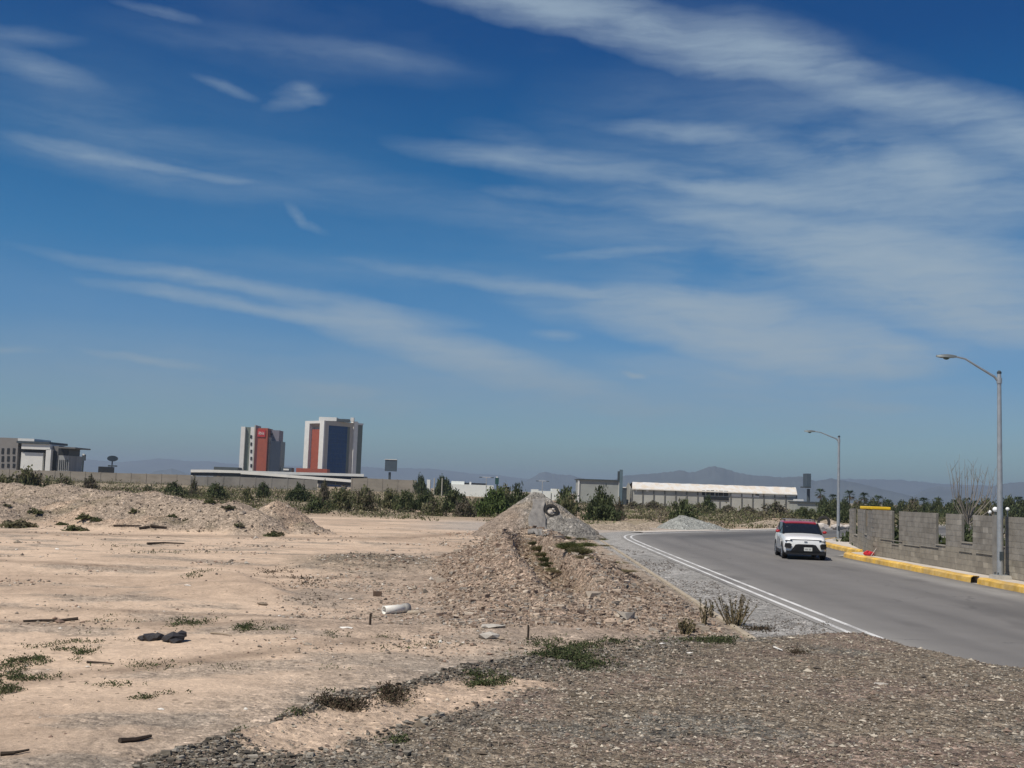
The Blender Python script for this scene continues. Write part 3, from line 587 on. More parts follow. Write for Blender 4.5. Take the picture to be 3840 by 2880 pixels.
def text(nm,s,size,loc,mat,parent=None,rot=(R(90),0,0),ext=.02):
    cu=bpy.data.curves.new(nm,'FONT'); cu.body=s; cu.size=size; cu.extrude=ext; cu.align_x='CENTER'; cu.align_y='CENTER'; to=bpy.data.objects.new(nm,cu); scene.collection.objects.link(to)
    dg=bpy.context.evaluated_depsgraph_get(); me=bpy.data.meshes.new_from_object(to.evaluated_get(dg)); bpy.data.objects.remove(to); me.materials.clear(); me.materials.append(mat)
    o=put(bpy.data.objects.new(nm,me),parent); o.location=loc; o.rotation_euler=rot; return o
c=P(564.7,935.6,Yh-5.6); text('sign_lettering','ibis',3.0,(c.x,c.y,c.z),WHITE,sg,ext=.08)
mb=MB(); fr(606,629,1010,1040,765,10,mb); mb.build('porch_block',STEELD,t); mb=MB(); fr(612,624,1012.5,1016,764.5,.4,mb); mb.build('porch_window',WHITE,t)
o=fr(461,514,1009,1040,760,18,zb=0).build('low_building',M('dark_roofed',(.07,.085,.085),.8,.1,.5)); tag(o,'long low dark flat roofed block left of the red signed tower','building')
# --- elevated road
t=thing('overpass','white edged elevated road ramps crossing low in front of the two towers','bridge')
CONC=M('bridge_concrete',(.72,.71,.66),.85,.12,.3)
def deck(nm,pts,Y,th,wd,mat):
    mb=MB()
    for (a,b),(c_,d_) in zip(pts[:-1],pts[1:]):
        p0=P(a,b,Y); p1=P(c_,d_,Y); vs=[]
        for q in (p0,p1):
            for yy,zz in ((Y,0),(Y+wd,0),(Y+wd,-th),(Y,-th)): vs.append((q.x,yy,q.z+zz))
        mb.add(vs,[(0,1,5,4),(1,2,6,5),(2,3,7,6),(3,0,4,7),(3,2,1,0),(4,5,6,7)])
    return mb.build(nm,mat,t)
deck('upper_parapet',[(412,1014.5),(450,1014.5),(540,1017),(640,1020),(700,1021.5),(786,1024)],430,1.0,.5,CONC)
deck('upper_deck',[(412,1020),(540,1022.5),(700,1027),(786,1029.5)],430.5,1.2,11,DARK)  # deck coloured near black to stand for the shadow under the parapet
deck('lower_parapet',[(520,1018),(560,1020.5),(640,1027),(720,1033),(788,1038.5)],418,1.0,.5,CONC)
deck('lower_deck',[(520,1023.5),(560,1026),(640,1032.5),(720,1038.5),(788,1044)],418.5,1.5,9,DARK)  # near black too: shade below the lower parapet put into the colour
for v in (413,470,530,590,650,690,740,782): mb=MB(); p_=P(v,1026,432); mb.box2(p_.x-.5,p_.x+.5,433,436,.5,5.5); mb.build('pier',CONC,t)
for v in (640,700,745): mb=MB(); p_=P(v,1026,421); mb.box2(p_.x-.5,p_.x+.5,420,424,.5,P(v,1036+(v-700)*.08,421).z-1); mb.build('pier',CONC,t)
# --- grey and white building far left
t=thing('office_building','low modern grey and white building with flat overhanging roofs at the left edge','building'); Yb=380
zv=lambda zx:zx*.2083
zy=lambda y:864+y*.2083
def lb(nm,a,b,yt,yb,Y,dep,mat,par=None,ground=False):
    m_=MB(); fr(zv(a),zv(b),zy(yt),zy(yb),Y,dep,m_,zb=0 if ground else None); return m_.build(nm,mat,par or t)
gw=lb('grey_wing',-420,178,385,800,Yb,18,M('warm_grey_render',(.22,.21,.20),.85,.1,.4),ground=True)
for r_,(ya,yb_) in enumerate(((500,560),(582,640),(660,702))):
    for k in range(7):
        xa=130-58*k; lb('window',xa,xa+26,ya,yb_,Yb-.12,.1,DARK,gw)
lb('stair_core',178,222,430,800,Yb+2,16,GREYD,ground=True); lb('roof_slab',185,355,400,427,Yb-1,14,WHITE); lb('roof_overhang',170,510,429,452,Yb-2,16,STEELD)
lb('white_beam',222,520,455,512,Yb-1.5,12,WHITE); lb('white_pier',468,520,512,800,Yb-1.5,12,WHITE,ground=True); lb('white_panel',212,438,545,800,Yb-.5,12,WHITE,ground=True); lb('recess',222,468,512,800,Yb+1,10,DARK,ground=True)
lb('grey_block',520,600,475,800,Yb+.5,12,GREYD,ground=True); lb('tall_opening',528,585,530,735,Yb+.38,.1,DARK)
lb('slatted_front',600,712,575,800,Yb,12,M('pale_slat',(.30,.31,.31),.8,.3,.6,stretch=(6,1,.1)),ground=True); lb('upper_glazing',604,712,500,574,Yb+.4,10,DARK); lb('thin_roof',600,780,488,502,Yb-2,14,GREYD)
for k in range(5): mb=MB(); fr(zv(612+k*20),zv(619+k*20),zy(620),zy(728),Yb-.15,.1,mb); mb.build('window',DARK,t)
# --- boundary walls
def bwall(label,pts,Y,mat,zb,nm='boundary_wall'):
    mb=MB(); n=0
    for (a,b),(c_,d_) in zip(pts[:-1],pts[1:]):
        p0=P(a,b,Y); p1=P(c_,d_,Y); mb.add([(p0.x,Y,zb),(p1.x,Y,zb),(p1.x,Y,p1.z),(p0.x,Y,p0.z),(p0.x,Y+.2,zb),(p1.x,Y+.2,zb),(p1.x,Y+.2,p1.z),(p0.x,Y+.2,p0.z)],[(0,1,2,3),(7,6,5,4),(3,2,6,7),(0,3,7,4),(1,5,6,2)])
    t=thing(nm,label,'wall'); mb.build('wall_face',mat,t); m2=MB(); x0=P(pts[0][0],1030,Y).x; x1=P(pts[-1][0],1030,Y).x; x=x0
    px=[P(a,b,Y) for a,b in pts]
    while x<x1:
        z=float(np.interp(x,[q.x for q in px],[q.z for q in px])); m2.box2(x-.15,x+.15,Y-.08,Y+.25,zb,z+.08); x+=4.0
    m2.build('columns',mat,t); return t
BW=M('faded_block_wall',(.27,.245,.205),.9,.2,.25,stretch=(1,1,3)); BW2=M('grey_block_wall',(.225,.215,.195),.9,.22,.3)
bwall('long beige block boundary wall with low bushes in front, left of the towers',[(-180,1011),(0,1014),(150,1018),(258,1022),(412,1026)],300,BW,0)
bwall('grey block boundary wall below the white elevated road',[(413,1028.6),(518,1030.5),(600,1033.5),(686,1037)],285,BW2,0)
bwall('pale block boundary wall under the square billboard, right of the towers',[(760,1033),(790,1033),(861,1036.5),(901,1037.5)],300,BW,0)
# --- signs and poles
def pole(mb,v,yt,yb,Y,r): a=P(v,yt,Y); mb.tube([(a.x,Y,0),(a.x,Y,a.z)],r,8); return a
t=thing('billboard','square dark billboard on a short post above the pale boundary wall','billboard'); m_=MB(); pole(m_,842,1020,0,420,.45); m_.build('post',STEELD,t); m_=MB(); fr(831.5,857,993,1018,419,1.2,m_); m_.build('panel',M('billboard_slate',(.06,.085,.11),.7,.12,.5),t); m_=MB(); fr(831,857.5,992,993.3,418.8,1.6,m_); m_.build('top_rail',WHITE,t)
t=thing('oval_sign','dark oval sign on a slim pole behind the beige boundary wall','sign'); m_=MB(); a=pole(m_,242.5,996,0,380,.22); m_.build('pole',STEELD,t)
m_=MB(); cc=P(243,990.5,379.5); n=24; m_.prism([(cc.x+1.75*math.cos(2*math.pi*k/n),cc.z+.95*math.sin(2*math.pi*k/n)) for k in range(n)],379.3,379.8); m_.build('oval_panel',M('dark_navy',(.02,.035,.05),.6,.1,1),t); m_=MB(); fr(233,252,1005,1008,379.6,.5,m_); m_.build('lower_panel',STEELD,t)
t=thing('pole_sign','narrow tall dark pole sign between the grey office building and the oval sign','sign'); m_=MB(); pole(m_,179.5,990,0,375,.35); m_.build('pole',STEELD,t); m_=MB(); fr(177,183.5,982,995,374,.8,m_); m_.build('panel',STEELD,t); m_=MB(); fr(178,182.5,980.5,983.5,373.9,.6,m_); m_.build('cap',WHITE,t)
o=fr(212,233,1008,1021,370,6,zb=0).build('kiosk',DARK); tag(o,'small dark flat roofed kiosk beside the oval sign','kiosk')
t=thing('pylon_sign','tall slim blue grey pylon sign beside the grey panelled hall','sign'); m_=MB(); fr(1338.5,1345,1014.5,1072,300,1.2,m_,zb=-.5); m_.build('pylon',M('pylon_slate',(.10,.15,.18),.6,.15,.5),t); m_=MB(); fr(1334.5,1338.3,1018,1040,300.3,.8,m_); m_.build('side_blade',STEELD,t); m_=MB(); fr(1345.2,1354,1054,1069,300,3,m_,zb=-.5); m_.build('base_cabinet',STEELD,t); m_=MB(); fr(1345.5,1352,1052,1054,299.8,3,m_); m_.build('cabinet_roof',WHITE,t)
t=thing('tower_billboard','tall narrow billboard seen edge on, on a column right of the long shed','billboard'); m_=MB(); pole(m_,1746.5,1056,0,380,.55); m_.build('column',STEELD,t); m_=MB(); fr(1743,1752,1023,1051,379,5,m_); m_.build('panel',M('billboard_slate',(.06,.085,.11)),t); m_=MB(); fr(1739,1752,1051,1054,378,6,m_); m_.build('catwalk',STEELD,t)
t=thing('green_pylon','small dark green pylon sign behind the large bush','sign'); m_=MB(); fr(1069.5,1077.5,1032,1046,330,1,m_); m_.build('panel',M('dark_green_sign',(.02,.07,.06)),t); m_=MB(); fr(1072,1075,1046,1062,330.2,.6,m_,zb=0); m_.build('leg',STEELD,t); m_=MB(); fr(1071.5,1075.5,1029.5,1032,330,1,m_); m_.build('cap',WHITE,t)
# double-headed light masts in the middle distance
def mast(v,yt,Y,label):
    t=thing('light_mast',label,'street lamp',group='distant double headed light masts'); m_=MB(); a=pole(m_,v,yt,0,Y,.11); m_.tube([(a.x-1.4,Y,a.z),(a.x+1.4,Y,a.z)],.09,6); m_.build('mast',M('galvanised',(.42,.43,.43),.5,.1,3,metal=.3),t)
    [MB().box((a.x+e,Y,a.z-.05),(.8,.4,.2)).build('lamp_head',STEELD,t) for e in (-1.5,1.5)]
mast(1051,1031,300,'far pale double headed light mast in front of the long white building'); mast(1172,1039,330,'far pale double headed light mast above the top of the grey rubble heap')
for v,l in ((938.5,'slim pale post left of the two dark trees by the white building'),(955.5,'slim pale post standing against the dark tree by the white building')):
    m_=MB(); pole(m_,v,1033,0,260,.13); tag(m_.build('post',M('pale_pole',(.40,.38,.32),.8)),l,'post')
# --- white building, middle
t=thing('white_building','long low white building with dark roof strip left of the large bush','building'); m_=MB(); fr(968,1066,1047,1062,320,14,m_,zb=0); m_.build('wall',M('white_sheet',(.72,.74,.70),.6,.06,.4),t)
m_=MB(); fr(975,1003,1039.5,1046.8,323,8,m_); m_.build('raised_roof',M('white_sheet',(.72,.74,.70)),t); m_=MB(); fr(1003.5,1051,1043.5,1046.8,324,8,m_); m_.build('dark_roof',DARK,t); m_=MB(); fr(1014,1018,1041,1046.9,322.5,1,m_); m_.build('chimney',WHITE,t)
for i,(a,b,yt) in enumerate(((1148,1163,1057),(1163,1190,1060.5),(1192,1208,1056))):
    o=fr(a,b,yt,1075,330,10,zb=0).build('white_shed',M('white_sheet',(.72,.74,.70))); tag(o,['small white shed peeping out left behind the grey heap','wide low white shed seen just over the grey heap peak','squarish white shed right behind the grey heap'][i],'shed')
o=fr(922,929,1036,1048,290,4,zb=0).build('white_box',M('white_sheet',(.72,.74,.70))); tag(o,'little white box topped cabin between the two dark trees','cabin')
# --- grey panelled hall with white corner posts
t=thing('grey_hall','flat grey panelled hall with pale corner posts left of the pylon sign','building'); GP=M('grey_green_panel',(.31,.33,.31),.8,.15,.3)
m_=MB(); fr(1250,1339,1037.5,1075,306,14,m_,zb=-.6); m_.build('wall',GP,t); [fr(a,b,1037,1075,305.7,.4,zb=-.6).build('corner_post',WHITE,t) for a,b in ((1248,1251.5),(1336.5,1339.5))]; m_=MB(); fr(1248,1340,1035.5,1037.6,305.5,15,m_); m_.build('roof_edge',STEELD,t)
# --- long shed with white roof
t=thing('warehouse','long low warehouse with bright white metal roof and grey block walls','warehouse'); Yw=300
TL,TR_=P(1366,1041,Yw+9),P(1719,1053,Yw+9); EL,ER=P(1365,1055,Yw),P(1721,1067.5,Yw)
RW=M('white_metal_roof',(.80,.79,.74),.5,.1,.25,.25,stretch=(3,1,1),col2=(.70,.62,.50))
mb=MB(); k=40
for i in range(k):
    a,b=i/k,(i+1)/k; w_=.03*math.sin(i*2.4)+.03*math.sin(i*5.1)
    w2=.03*math.sin((i+1)*2.4)+.03*math.sin((i+1)*5.1)
    e0=EL.lerp(ER,a); e1=EL.lerp(ER,b); t0=TL.lerp(TR_,a); t1=TL.lerp(TR_,b)
    t0=t0+Vector((0,0,w_)); t1=t1+Vector((0,0,w2)); bk0=Vector((e0.x,Yw+18,e0.z)); bk1=Vector((e1.x,Yw+18,e1.z)); dz=Vector((0,0,-.25))
    mb.add([e0+Vector((0,-.6,0)),e1+Vector((0,-.6,0)),t1,t0,bk1,bk0,e0+Vector((0,-.6,0))+dz,e1+Vector((0,-.6,0))+dz],[(0,1,2,3),(3,2,4,5),(6,7,1,0)])
mb.build('roof',RW,t)
GB=M('grey_block_facade',(.43,.43,.39),.9,.14,.5,grime=.3); k=15
mb=MB(); vs=[(EL.x,Yw,-.7),(ER.x,Yw,-.7),(ER.x,Yw,ER.z-.26),(EL.x,Yw,EL.z-.26),(EL.x,Yw+18,-.7),(ER.x,Yw+18,-.7),(ER.x,Yw+18,ER.z-.26),(EL.x,Yw+18,EL.z-.26),(EL.x,Yw+9,TL.z-.1),(ER.x,Yw+9,TR_.z-.1)]
mb.add(vs,[(0,1,2,3),(4,7,6,5),(0,3,8,7,4),(1,5,6,9,2)]); mb.build('wall',GB,t)
for i in range(k+1):
    p_=EL.lerp(ER,i/k); m_=MB(); m_.box2(p_.x-.14,p_.x+.14,Yw-.18,Yw-.02,-.7,p_.z-.3); m_.build('column',M('dark_column',(.13,.13,.12),.8),t)
m_=MB(); fr(1632,1719,1069,1072,Yw-.1,.06,m_); fr(1577,1640,1067,1073.5,Yw-.1,.06,m_); m_.build('white_band',WHITE,t)
for a,b,yt,yb in ((1517,1523,1059,1070),(1526,1533,1059,1070),(1535,1543,1059,1070.5),(1546,1551,1060,1071),(1553,1562,1060,1071),(1564,1573,1060.5,1071.5),(1520,1574,1073,1080)):
    m_=MB(); fr(a,b,yt,yb,Yw-.2,.15,m_); m_.build('opening',DARK,t)
for a,b in ((1373,1376),(1396,1401)):
    m_=MB(); fr(a,b,1056.5,1062,Yw-.2,.15,m_); m_.build('vent_window',WHITE,t)
t=thing('low_annexe','small low grey flat roofed building right of the long warehouse','building'); m_=MB(); fr(1722,1771,1086,1100,290,8,m_,zb=-.7); m_.build('wall',GP,t); m_=MB(); fr(1721,1772,1083.5,1086,289.6,9,m_); m_.build('roof',STEELD,t); m_=MB(); fr(1722,1736,1078.5,1082.5,291,4,m_); m_.build('roof_tank',WHITE,t)

# ================================================================== plants
LEAF=M('foliage',(.1,.1,.1),.75,.25,3.0,attr=True,trans=.22,spec=.15); BARK=M('bark',(.13,.10,.075),.9,.3,6.0,.4)
def leafmesh(n_cl, n_lf, size, pal, seed, shape='bush', lump=.22):
    g=np.random.default_rng(seed); V=[];C=[]
    th=g.uniform(0,2*np.pi,n_cl); rr=np.sqrt(g.uniform(0,1,n_cl)); u=g.uniform(0,1,n_cl)
    prof={'bush':lambda h:np.sqrt(np.clip(1-(h-.25)**2/.62,0,1))*(.75+.25*h),'tree':lambda h:np.sqrt(np.clip(1-((h-.62)/.42)**2,0,1)),'tuft':lambda h:.5+.5*h}[shape]
    h=u*.95+.03; 
    if shape=='tree': h=.22+u*.78
    pr=prof(h)*(1+.30*np.sin(th*3+seed)+.28*np.sin(th*5+h*6+seed*2)); cx=np.cos(th)*rr*pr; cy=np.sin(th)*rr*pr; top=1-.55*np.abs(np.sin(th*1.5+seed))*rr-.2*np.abs(np.sin(th*4+seed*3))*rr
    cz=h*top; cc=np.array(pal)[g.integers(0,len(pal),n_cl)]*g.uniform(.75,1.3,(n_cl,1))
    c=np.repeat(np.stack([cx,cy,cz],1),n_lf,0); colr=np.repeat(cc,n_lf,0)*g.uniform(.75,1.3,(n_cl*n_lf,1)); N=len(c)
    c=c+g.normal(0,1,(N,3))*lump*np.array([.5,.5,.4]); c[:,2]=np.maximum(c[:,2],.01)
    d=g.normal(0,1,(N,3)); d[:,2]+=.5; d/=np.linalg.norm(d,axis=1)[:,None]; e=np.cross(d,g.normal(0,1,(N,3))); e/=np.linalg.norm(e,axis=1)[:,None]
    s=size*g.uniform(.6,1.5,(N,1)); a=c-d*s; b=c+e*s*.42; t_=c+d*s; f=c-e*s*.42
    V=np.stack([a,b,t_,f],1).reshape(-1,3); F=np.arange(N*4).reshape(N,4); return V,F,np.repeat(colr,4,0)
OLIVE=[(.12,.13,.062),(.16,.16,.08),(.095,.108,.05),(.19,.18,.105)]; DKG=[(.062,.082,.038),(.08,.10,.045),(.10,.12,.055),(.05,.066,.034)]
BRN=[(.14,.12,.085),(.17,.145,.11),(.11,.10,.075),(.12,.125,.07)]; GRN=[(.085,.125,.04),(.11,.15,.05),(.07,.10,.035)]; PALE=[(.16,.15,.09),(.20,.18,.11),(.12,.12,.06)]
ME={}
def protomesh(key,*a,**k):
    if key not in ME:
        V,F,C_=leafmesh(*a,**k); o=npmesh(key,V,F,LEAF,col=C_); ME[key]=o.data; bpy.data.objects.remove(o)
    return ME[key]
def stemmesh(key,n,h,rad,seed):
    if key not in ME:
        r=random.Random(seed); mb=MB()
        for i in range(n):
            a=r.uniform(0,6.28); s=r.uniform(.15,.6); p=[(0,0,-.08)]; 
            for q in (.35,.7,1): p.append((math.cos(a)*s*q+r.uniform(-.04,.04),math.sin(a)*s*q+r.uniform(-.04,.04),h*q*r.uniform(.9,1.05)))
            mb.tube(p,[rad,rad*.8,rad*.5,rad*.2],5)
        o=mb.build(key,BARK); ME[key]=o.data; bpy.data.objects.remove(o)
    return ME[key]
KIND={'dark':('c_dark',(150,26,.072,DKG,3),{}),'dark2':('c_dark2',(110,26,.075,DKG+OLIVE[:1],4),{}),'olive':('c_olive',(100,24,.075,OLIVE,5),{}),'olive2':('c_olive2',(90,24,.075,OLIVE+BRN[:1],6),{}),'brown':('c_brown',(110,20,.075,BRN,7),{}),'green':('c_green',(120,24,.08,GRN,8),{}),'pale':('c_pale',(70,20,.08,PALE,9),{})}
def bush(v0,v1,vt,Y,kind,label,cat='bush',group=None,name='desert_bush',zb=None):
    m=(v0+v1)/2; a=P(m,vt,Y); wv=(v1-v0)/2458*Y/2; g_=gz(a.x,Y) if zb is None else zb
    h=max(a.z-g_,.25); key,args,kw=KIND[kind]; t=thing(name,label,cat,(a.x,Y,g_-.04),random.uniform(0,6.28),group)
    f=put(bpy.data.objects.new('foliage',protomesh(key,*args,**kw)),t); f.scale=(wv*.92,wv*.92,h*1.04)
    s=put(bpy.data.objects.new('stems',stemmesh('stems_%s'%(kind[:2]),9,.7,.018,len(kind))),t); s.scale=(wv*.9,wv*.9,h); return t
B=bush
B(14,112,1003,112,'olive2','large grey green bush at far left, in front of the white and grey office building'); B(-30,40,1026,108,'olive','olive bush cut by the left picture edge'); B(108,168,1021,118,'olive2','rounded bush just right of the largest left bush, below the slatted building front')
B(172,219,1026,122,'brown','brownish bush below the oval sign, against the beige boundary wall'); B(345,406,1041,150,'dark','dark low bush in front of the right end of the beige wall')
B(410,430,1030,150,'brown','thin grey brown bush at the corner where beige and grey walls meet'); B(300,345,1046,130,'olive2','small flat olive bush between the brownish bush and the dark low bush')
B(443,492,1045,135,'dark2','dark bush in front of the left part of the grey boundary wall'); B(520,551,1053,128,'olive','low olive bush below the red signed tower'); B(552,586,1043,160,'dark2','rounded bush close to the grey wall, below the red signed tower')
B(618,676,1045,150,'dark','wide dark bush in front of the grey wall between the towers'); B(684,718,1037,122,'brown','tall bare grey brown bush at the right end of the grey wall'); B(700,775,1052,112,'olive','broad olive bush below the blue glass tower'); B(752,826,1046,118,'olive2','broad bush below the right end of the elevated road')
B(655,712,1075,100,'dark2','dark low bush at the right foot of the left earth mounds'); B(820,866,1055,125,'olive','bush below the square billboard'); B(852,905,1060,118,'dark2','dark bush right below the square billboard'); B(890,955,1056,128,'dark','dark bush in front of the two dark trees')
B(905,965,1072,108,'olive2','low reddish olive bush in the middle of the scrub band'); B(948,1018,1060,125,'dark2','dark bush in front of the long white building'); B(975,1030,1074,110,'brown','brown low bush just left of the largest green bush'); B(1060,1120,1047,150,'olive','bush behind the largest green bush')
B(1022,1112,1052,114,'green','largest green bush, left of the grey rubble heap'); B(1085,1153,1047,118,'dark','dark green bush between the largest bush and the grey rubble heap'); B(1196,1252,1053,140,'dark2','dark bush right behind the grey rubble heap'); B(1205,1248,1072,118,'olive','olive bush at the right foot of the grey rubble heap')
B(1260,1338,1052,110,'dark','big round dark bush in front of the grey panelled hall'); B(1325,1352,1075,112,'brown','grey brown bush leaning on the big round bush'); B(1440,1510,1080,112,'dark2','dark bush behind the small grey gravel heap'); B(1508,1550,1072,190,'dark','dark bush in front of the warehouse openings'); B(1482,1532,1083,170,'olive2','bush just right of the bush behind the gravel heap')
B(1345,1395,1083,200,'brown','left hedge bush along the warehouse foot',group='hedge along the warehouse'); B(1385,1440,1081,195,'brown','second hedge bush along the warehouse foot, beside the left one',group='hedge along the warehouse'); B(1549,1595,1090,190,'brown','grey bush under the white band of the warehouse'); B(1590,1640,1093,190,'brown','low grey bush below the right half of the warehouse'); B(1636,1712,1084,165,'brown','large grey bush at the right end of the warehouse, behind the car')
B(1708,1768,1096,150,'dark2','dark bush behind the car roof, below the low annexe'); B(1760,1812,1092,150,'dark2','dark bush left of the far lamp post'); B(1806,1846,1094,140,'dark','dark bush between the far lamp post and the block wall')
# trees and palms
def tree(v0,v1,vt,Y,kind,label,name='tree',group=None,zb=-.4):
    m=(v0+v1)/2; a=P(m,vt,Y); wv=(v1-v0)/2458*Y/2; h=a.z-zb; t=thing(name,label,'tree',(a.x,Y,zb),random.uniform(0,6.28),group)
    key,args,_=KIND[kind]; f=put(bpy.data.objects.new('crown',protomesh('t'+key,170,26,.08,args[3],args[4]+20,shape='tree')),t); f.scale=(wv,wv,h)
    mk='trunk'
    if mk not in ME:
        mb=MB(); mb.tube([(0,0,-.05),(.01,0,.2),(0,.02,.55)],[.06,.045,.03],7)
        for q in range(5): aa=q*1.26; mb.tube([(0,0,.22+.05*q),(.3*math.cos(aa),.3*math.sin(aa),.55+.05*q)],[.028,.01],5)
        o=mb.build('trunk',BARK); ME[mk]=o.data; bpy.data.objects.remove(o)
    s=put(bpy.data.objects.new('trunk',ME[mk]),t); s.scale=(wv,wv,h); return t
tree(899,921,1024,290,'dark','dark narrow tree at the right end of the pale boundary wall',zb=0); tree(940,974,1027,280,'dark','dark bushy tree left of the long white building',zb=0)
PG='trees behind the block wall'
ORD=['leftmost','second','third','fourth','fifth','sixth','seventh','eighth','ninth','tenth','eleventh','twelfth','thirteenth','fourteenth','fifteenth','sixteenth','seventeenth','eighteenth','nineteenth','twentieth']
LOOK={'dark':'dark green','dark2':'grey green','olive2':'brownish olive','olive':'olive','brown':'grey brown','pale':'straw coloured'}
for i,(a,b,yt,k) in enumerate([(1768,1792,1072,'dark'),(1786,1815,1078,'dark2'),(1812,1838,1076,'dark'),(1838,1872,1082,'olive2'),(1868,1905,1078,'dark2'),(1900,1936,1079,'dark'),(1932,1962,1083,'dark2'),(1952,1992,1080,'olive2'),(1988,2016,1083,'dark'),(2010,2040,1077,'dark2'),(2032,2070,1083,'dark'),(2056,2092,1075,'dark2'),(2086,2120,1082,'dark'),(2112,2150,1078,'olive2'),(2140,2172,1084,'dark'),(2160,2200,1073,'dark2'),(2190,2235,1078,'dark'),(2222,2270,1080,'dark2'),(2262,2310,1082,'dark')]):
    tree(a,b,yt,240+(i*37)%40,k,'%s tree, %s%s in the tree line behind the block wall'%(LOOK[k],ORD[i],'' if i==0 else ' from the left'),group=PG,zb=-1.2)
def palmmesh():
    if 'fr1' in ME: return
    for key,seed in (('fr1',1),('fr2',2)):
        g=random.Random(seed); V=[];F=[];C_=[]
        for i in range(46):
            a=g.uniform(0,6.28); up=g.uniform(-.9,1.2); d=Vector((math.cos(a)*math.cos(up),math.sin(a)*math.cos(up),math.sin(up))); side=d.cross(Vector((0,0,1))).normalized()
            c=Vector((0,0,0))+d*.55; col=np.array((.035,.055,.022))*g.uniform(.6,1.5) if up>-.4 else np.array((.10,.08,.05))*g.uniform(.7,1.2)
            for q in range(9):
                an=(q-4)*.24; e=(d*math.cos(an)+side*math.sin(an)); tip=c+e*.5-Vector((0,0,.14)); w_=side*.035*math.cos(an)+d*.02
                b=len(V); V+= [tuple(c-w_),tuple(c+w_),tuple(tip+w_*.3),tuple(tip-w_*.3)]; F.append((b,b+1,b+2,b+3)); C_+=[col]*4
            b=len(V); w_=side*.02; V+=[tuple(-w_),tuple(w_),tuple(c+w_),tuple(c-w_)]; F.append((b,b+1,b+2,b+3)); C_+=[col]*4
        o=npmesh(key,np.array(V),np.array(F),LEAF,col=np.array(C_)); ME[key]=o.data; bpy.data.objects.remove(o)
    mb=MB(); mb.tube([(0,0,-.02),(.01,0,.3),(0,.01,.7),(0,0,1)],[.16,.12,.10,.11],8); o=mb.build('pt',BARK); ME['pt']=o.data; bpy.data.objects.remove(o)
palmmesh()
def palm(v,vt,Y,cr,label,group=None,zb=-1.0):
    cr*=1.5
    a=P(v,vt,Y); h=a.z-cr*.8-zb; t=thing('palm_tree',label,'palm tree',(a.x,Y,zb),random.uniform(0,6.28),group)
    s=put(bpy.data.objects.new('trunk',ME['pt']),t); s.scale=(1.3,1.3,h); f=put(bpy.data.objects.new('crown',ME[random.choice(['fr1','fr2'])]),t); f.location=(0,0,h); f.scale=(cr,cr,cr)
palm(1772,1055,350,1.25,'tall palm nearest the tower billboard, left of the far lamp post'); palm(1800,1067,345,1.2,'palm just left of the far lamp post'); palm(1835,1058,350,1.35,'palm just right of the far lamp post, taller than its neighbours')
palm(1867,1063,350,1.25,'lone palm standing clear on a bare trunk above the left end of the block wall'); palm(1897,1069,340,1.3,'palm right above the yellow box behind the block wall')
for i,(v,y_,c_) in enumerate(sorted(((1996,1074,1.3),(2026,1074,1.2),(1919,1078,1.1),(1950,1081,1.0),(1972,1076,1.1),(2065,1078,1.2),(2088,1074,1.2),(2110,1080,1.1),(2140,1080,1.1),(2178,1075,1.2),(2200,1072,1.3),(2212,1078,1.2)))):
    palm(v,y_,330,c_,'short palm, %s%s of those poking above the tree line'%(ORD[i],'' if i==0 else ' from left'),'short palms in the tree line')
# leafless tree behind the wall
t=thing('bare_tree','tall leafless tree with many thin upright pale branches behind the block wall','tree'); c0=P(2092,1100,62); mb=MB(); r=random.Random(5)
base_=Vector((c0.x,62,0)); mb.tube([base_,base_+Vector((0,0,1.0)),base_+Vector((.05,0,1.9))],[.11,.085,.06],8); mb.build('trunk',M('pale_bark',(.21,.185,.155),.9,.2,8),t)
mb=MB(); tips=[(2052,1000),(2062,994),(2072,1005),(2084,992),(2098,1003),(2108,1010),(2120,1003),(2130,1020),(2140,1034),(2150,1012),(2146,1045),(2058,1030),(2066,1018),(2112,1028),(2078,1018),(2156,1060),(2090,1012),(2133,1008),(2050,1022),(2102,995)]
for i,(a,b) in enumerate(tips[::1]):
    q=P(a,b,62+r.uniform(-1.2,1.2)); s0=base_+Vector((r.uniform(-.05,.05),0,r.uniform(1.1,1.9))); mid=s0.lerp(q,.45)+Vector(((q.x-s0.x)*.28,r.uniform(-.2,.2),-.05)); m2=s0.lerp(q,.75)+Vector(((q.x-s0.x)*.12,0,0))
    mb.tube([s0,mid,m2,q],[.035,.02,.011,.005],5)
    for k in range(2):
        u=r.uniform(.35,.9); w0=mid.lerp(q,u) ; w1=w0+Vector((r.uniform(-.35,.35),r.uniform(-.3,.3),r.uniform(.35,.9))); mb.tube([w0,w0.lerp(w1,.5)+Vector((r.uniform(-.05,.05),0,0)),w1],[.010,.007,.003],4)
mb.build('branches',M('pale_bark',(.3,.26,.21)),t)
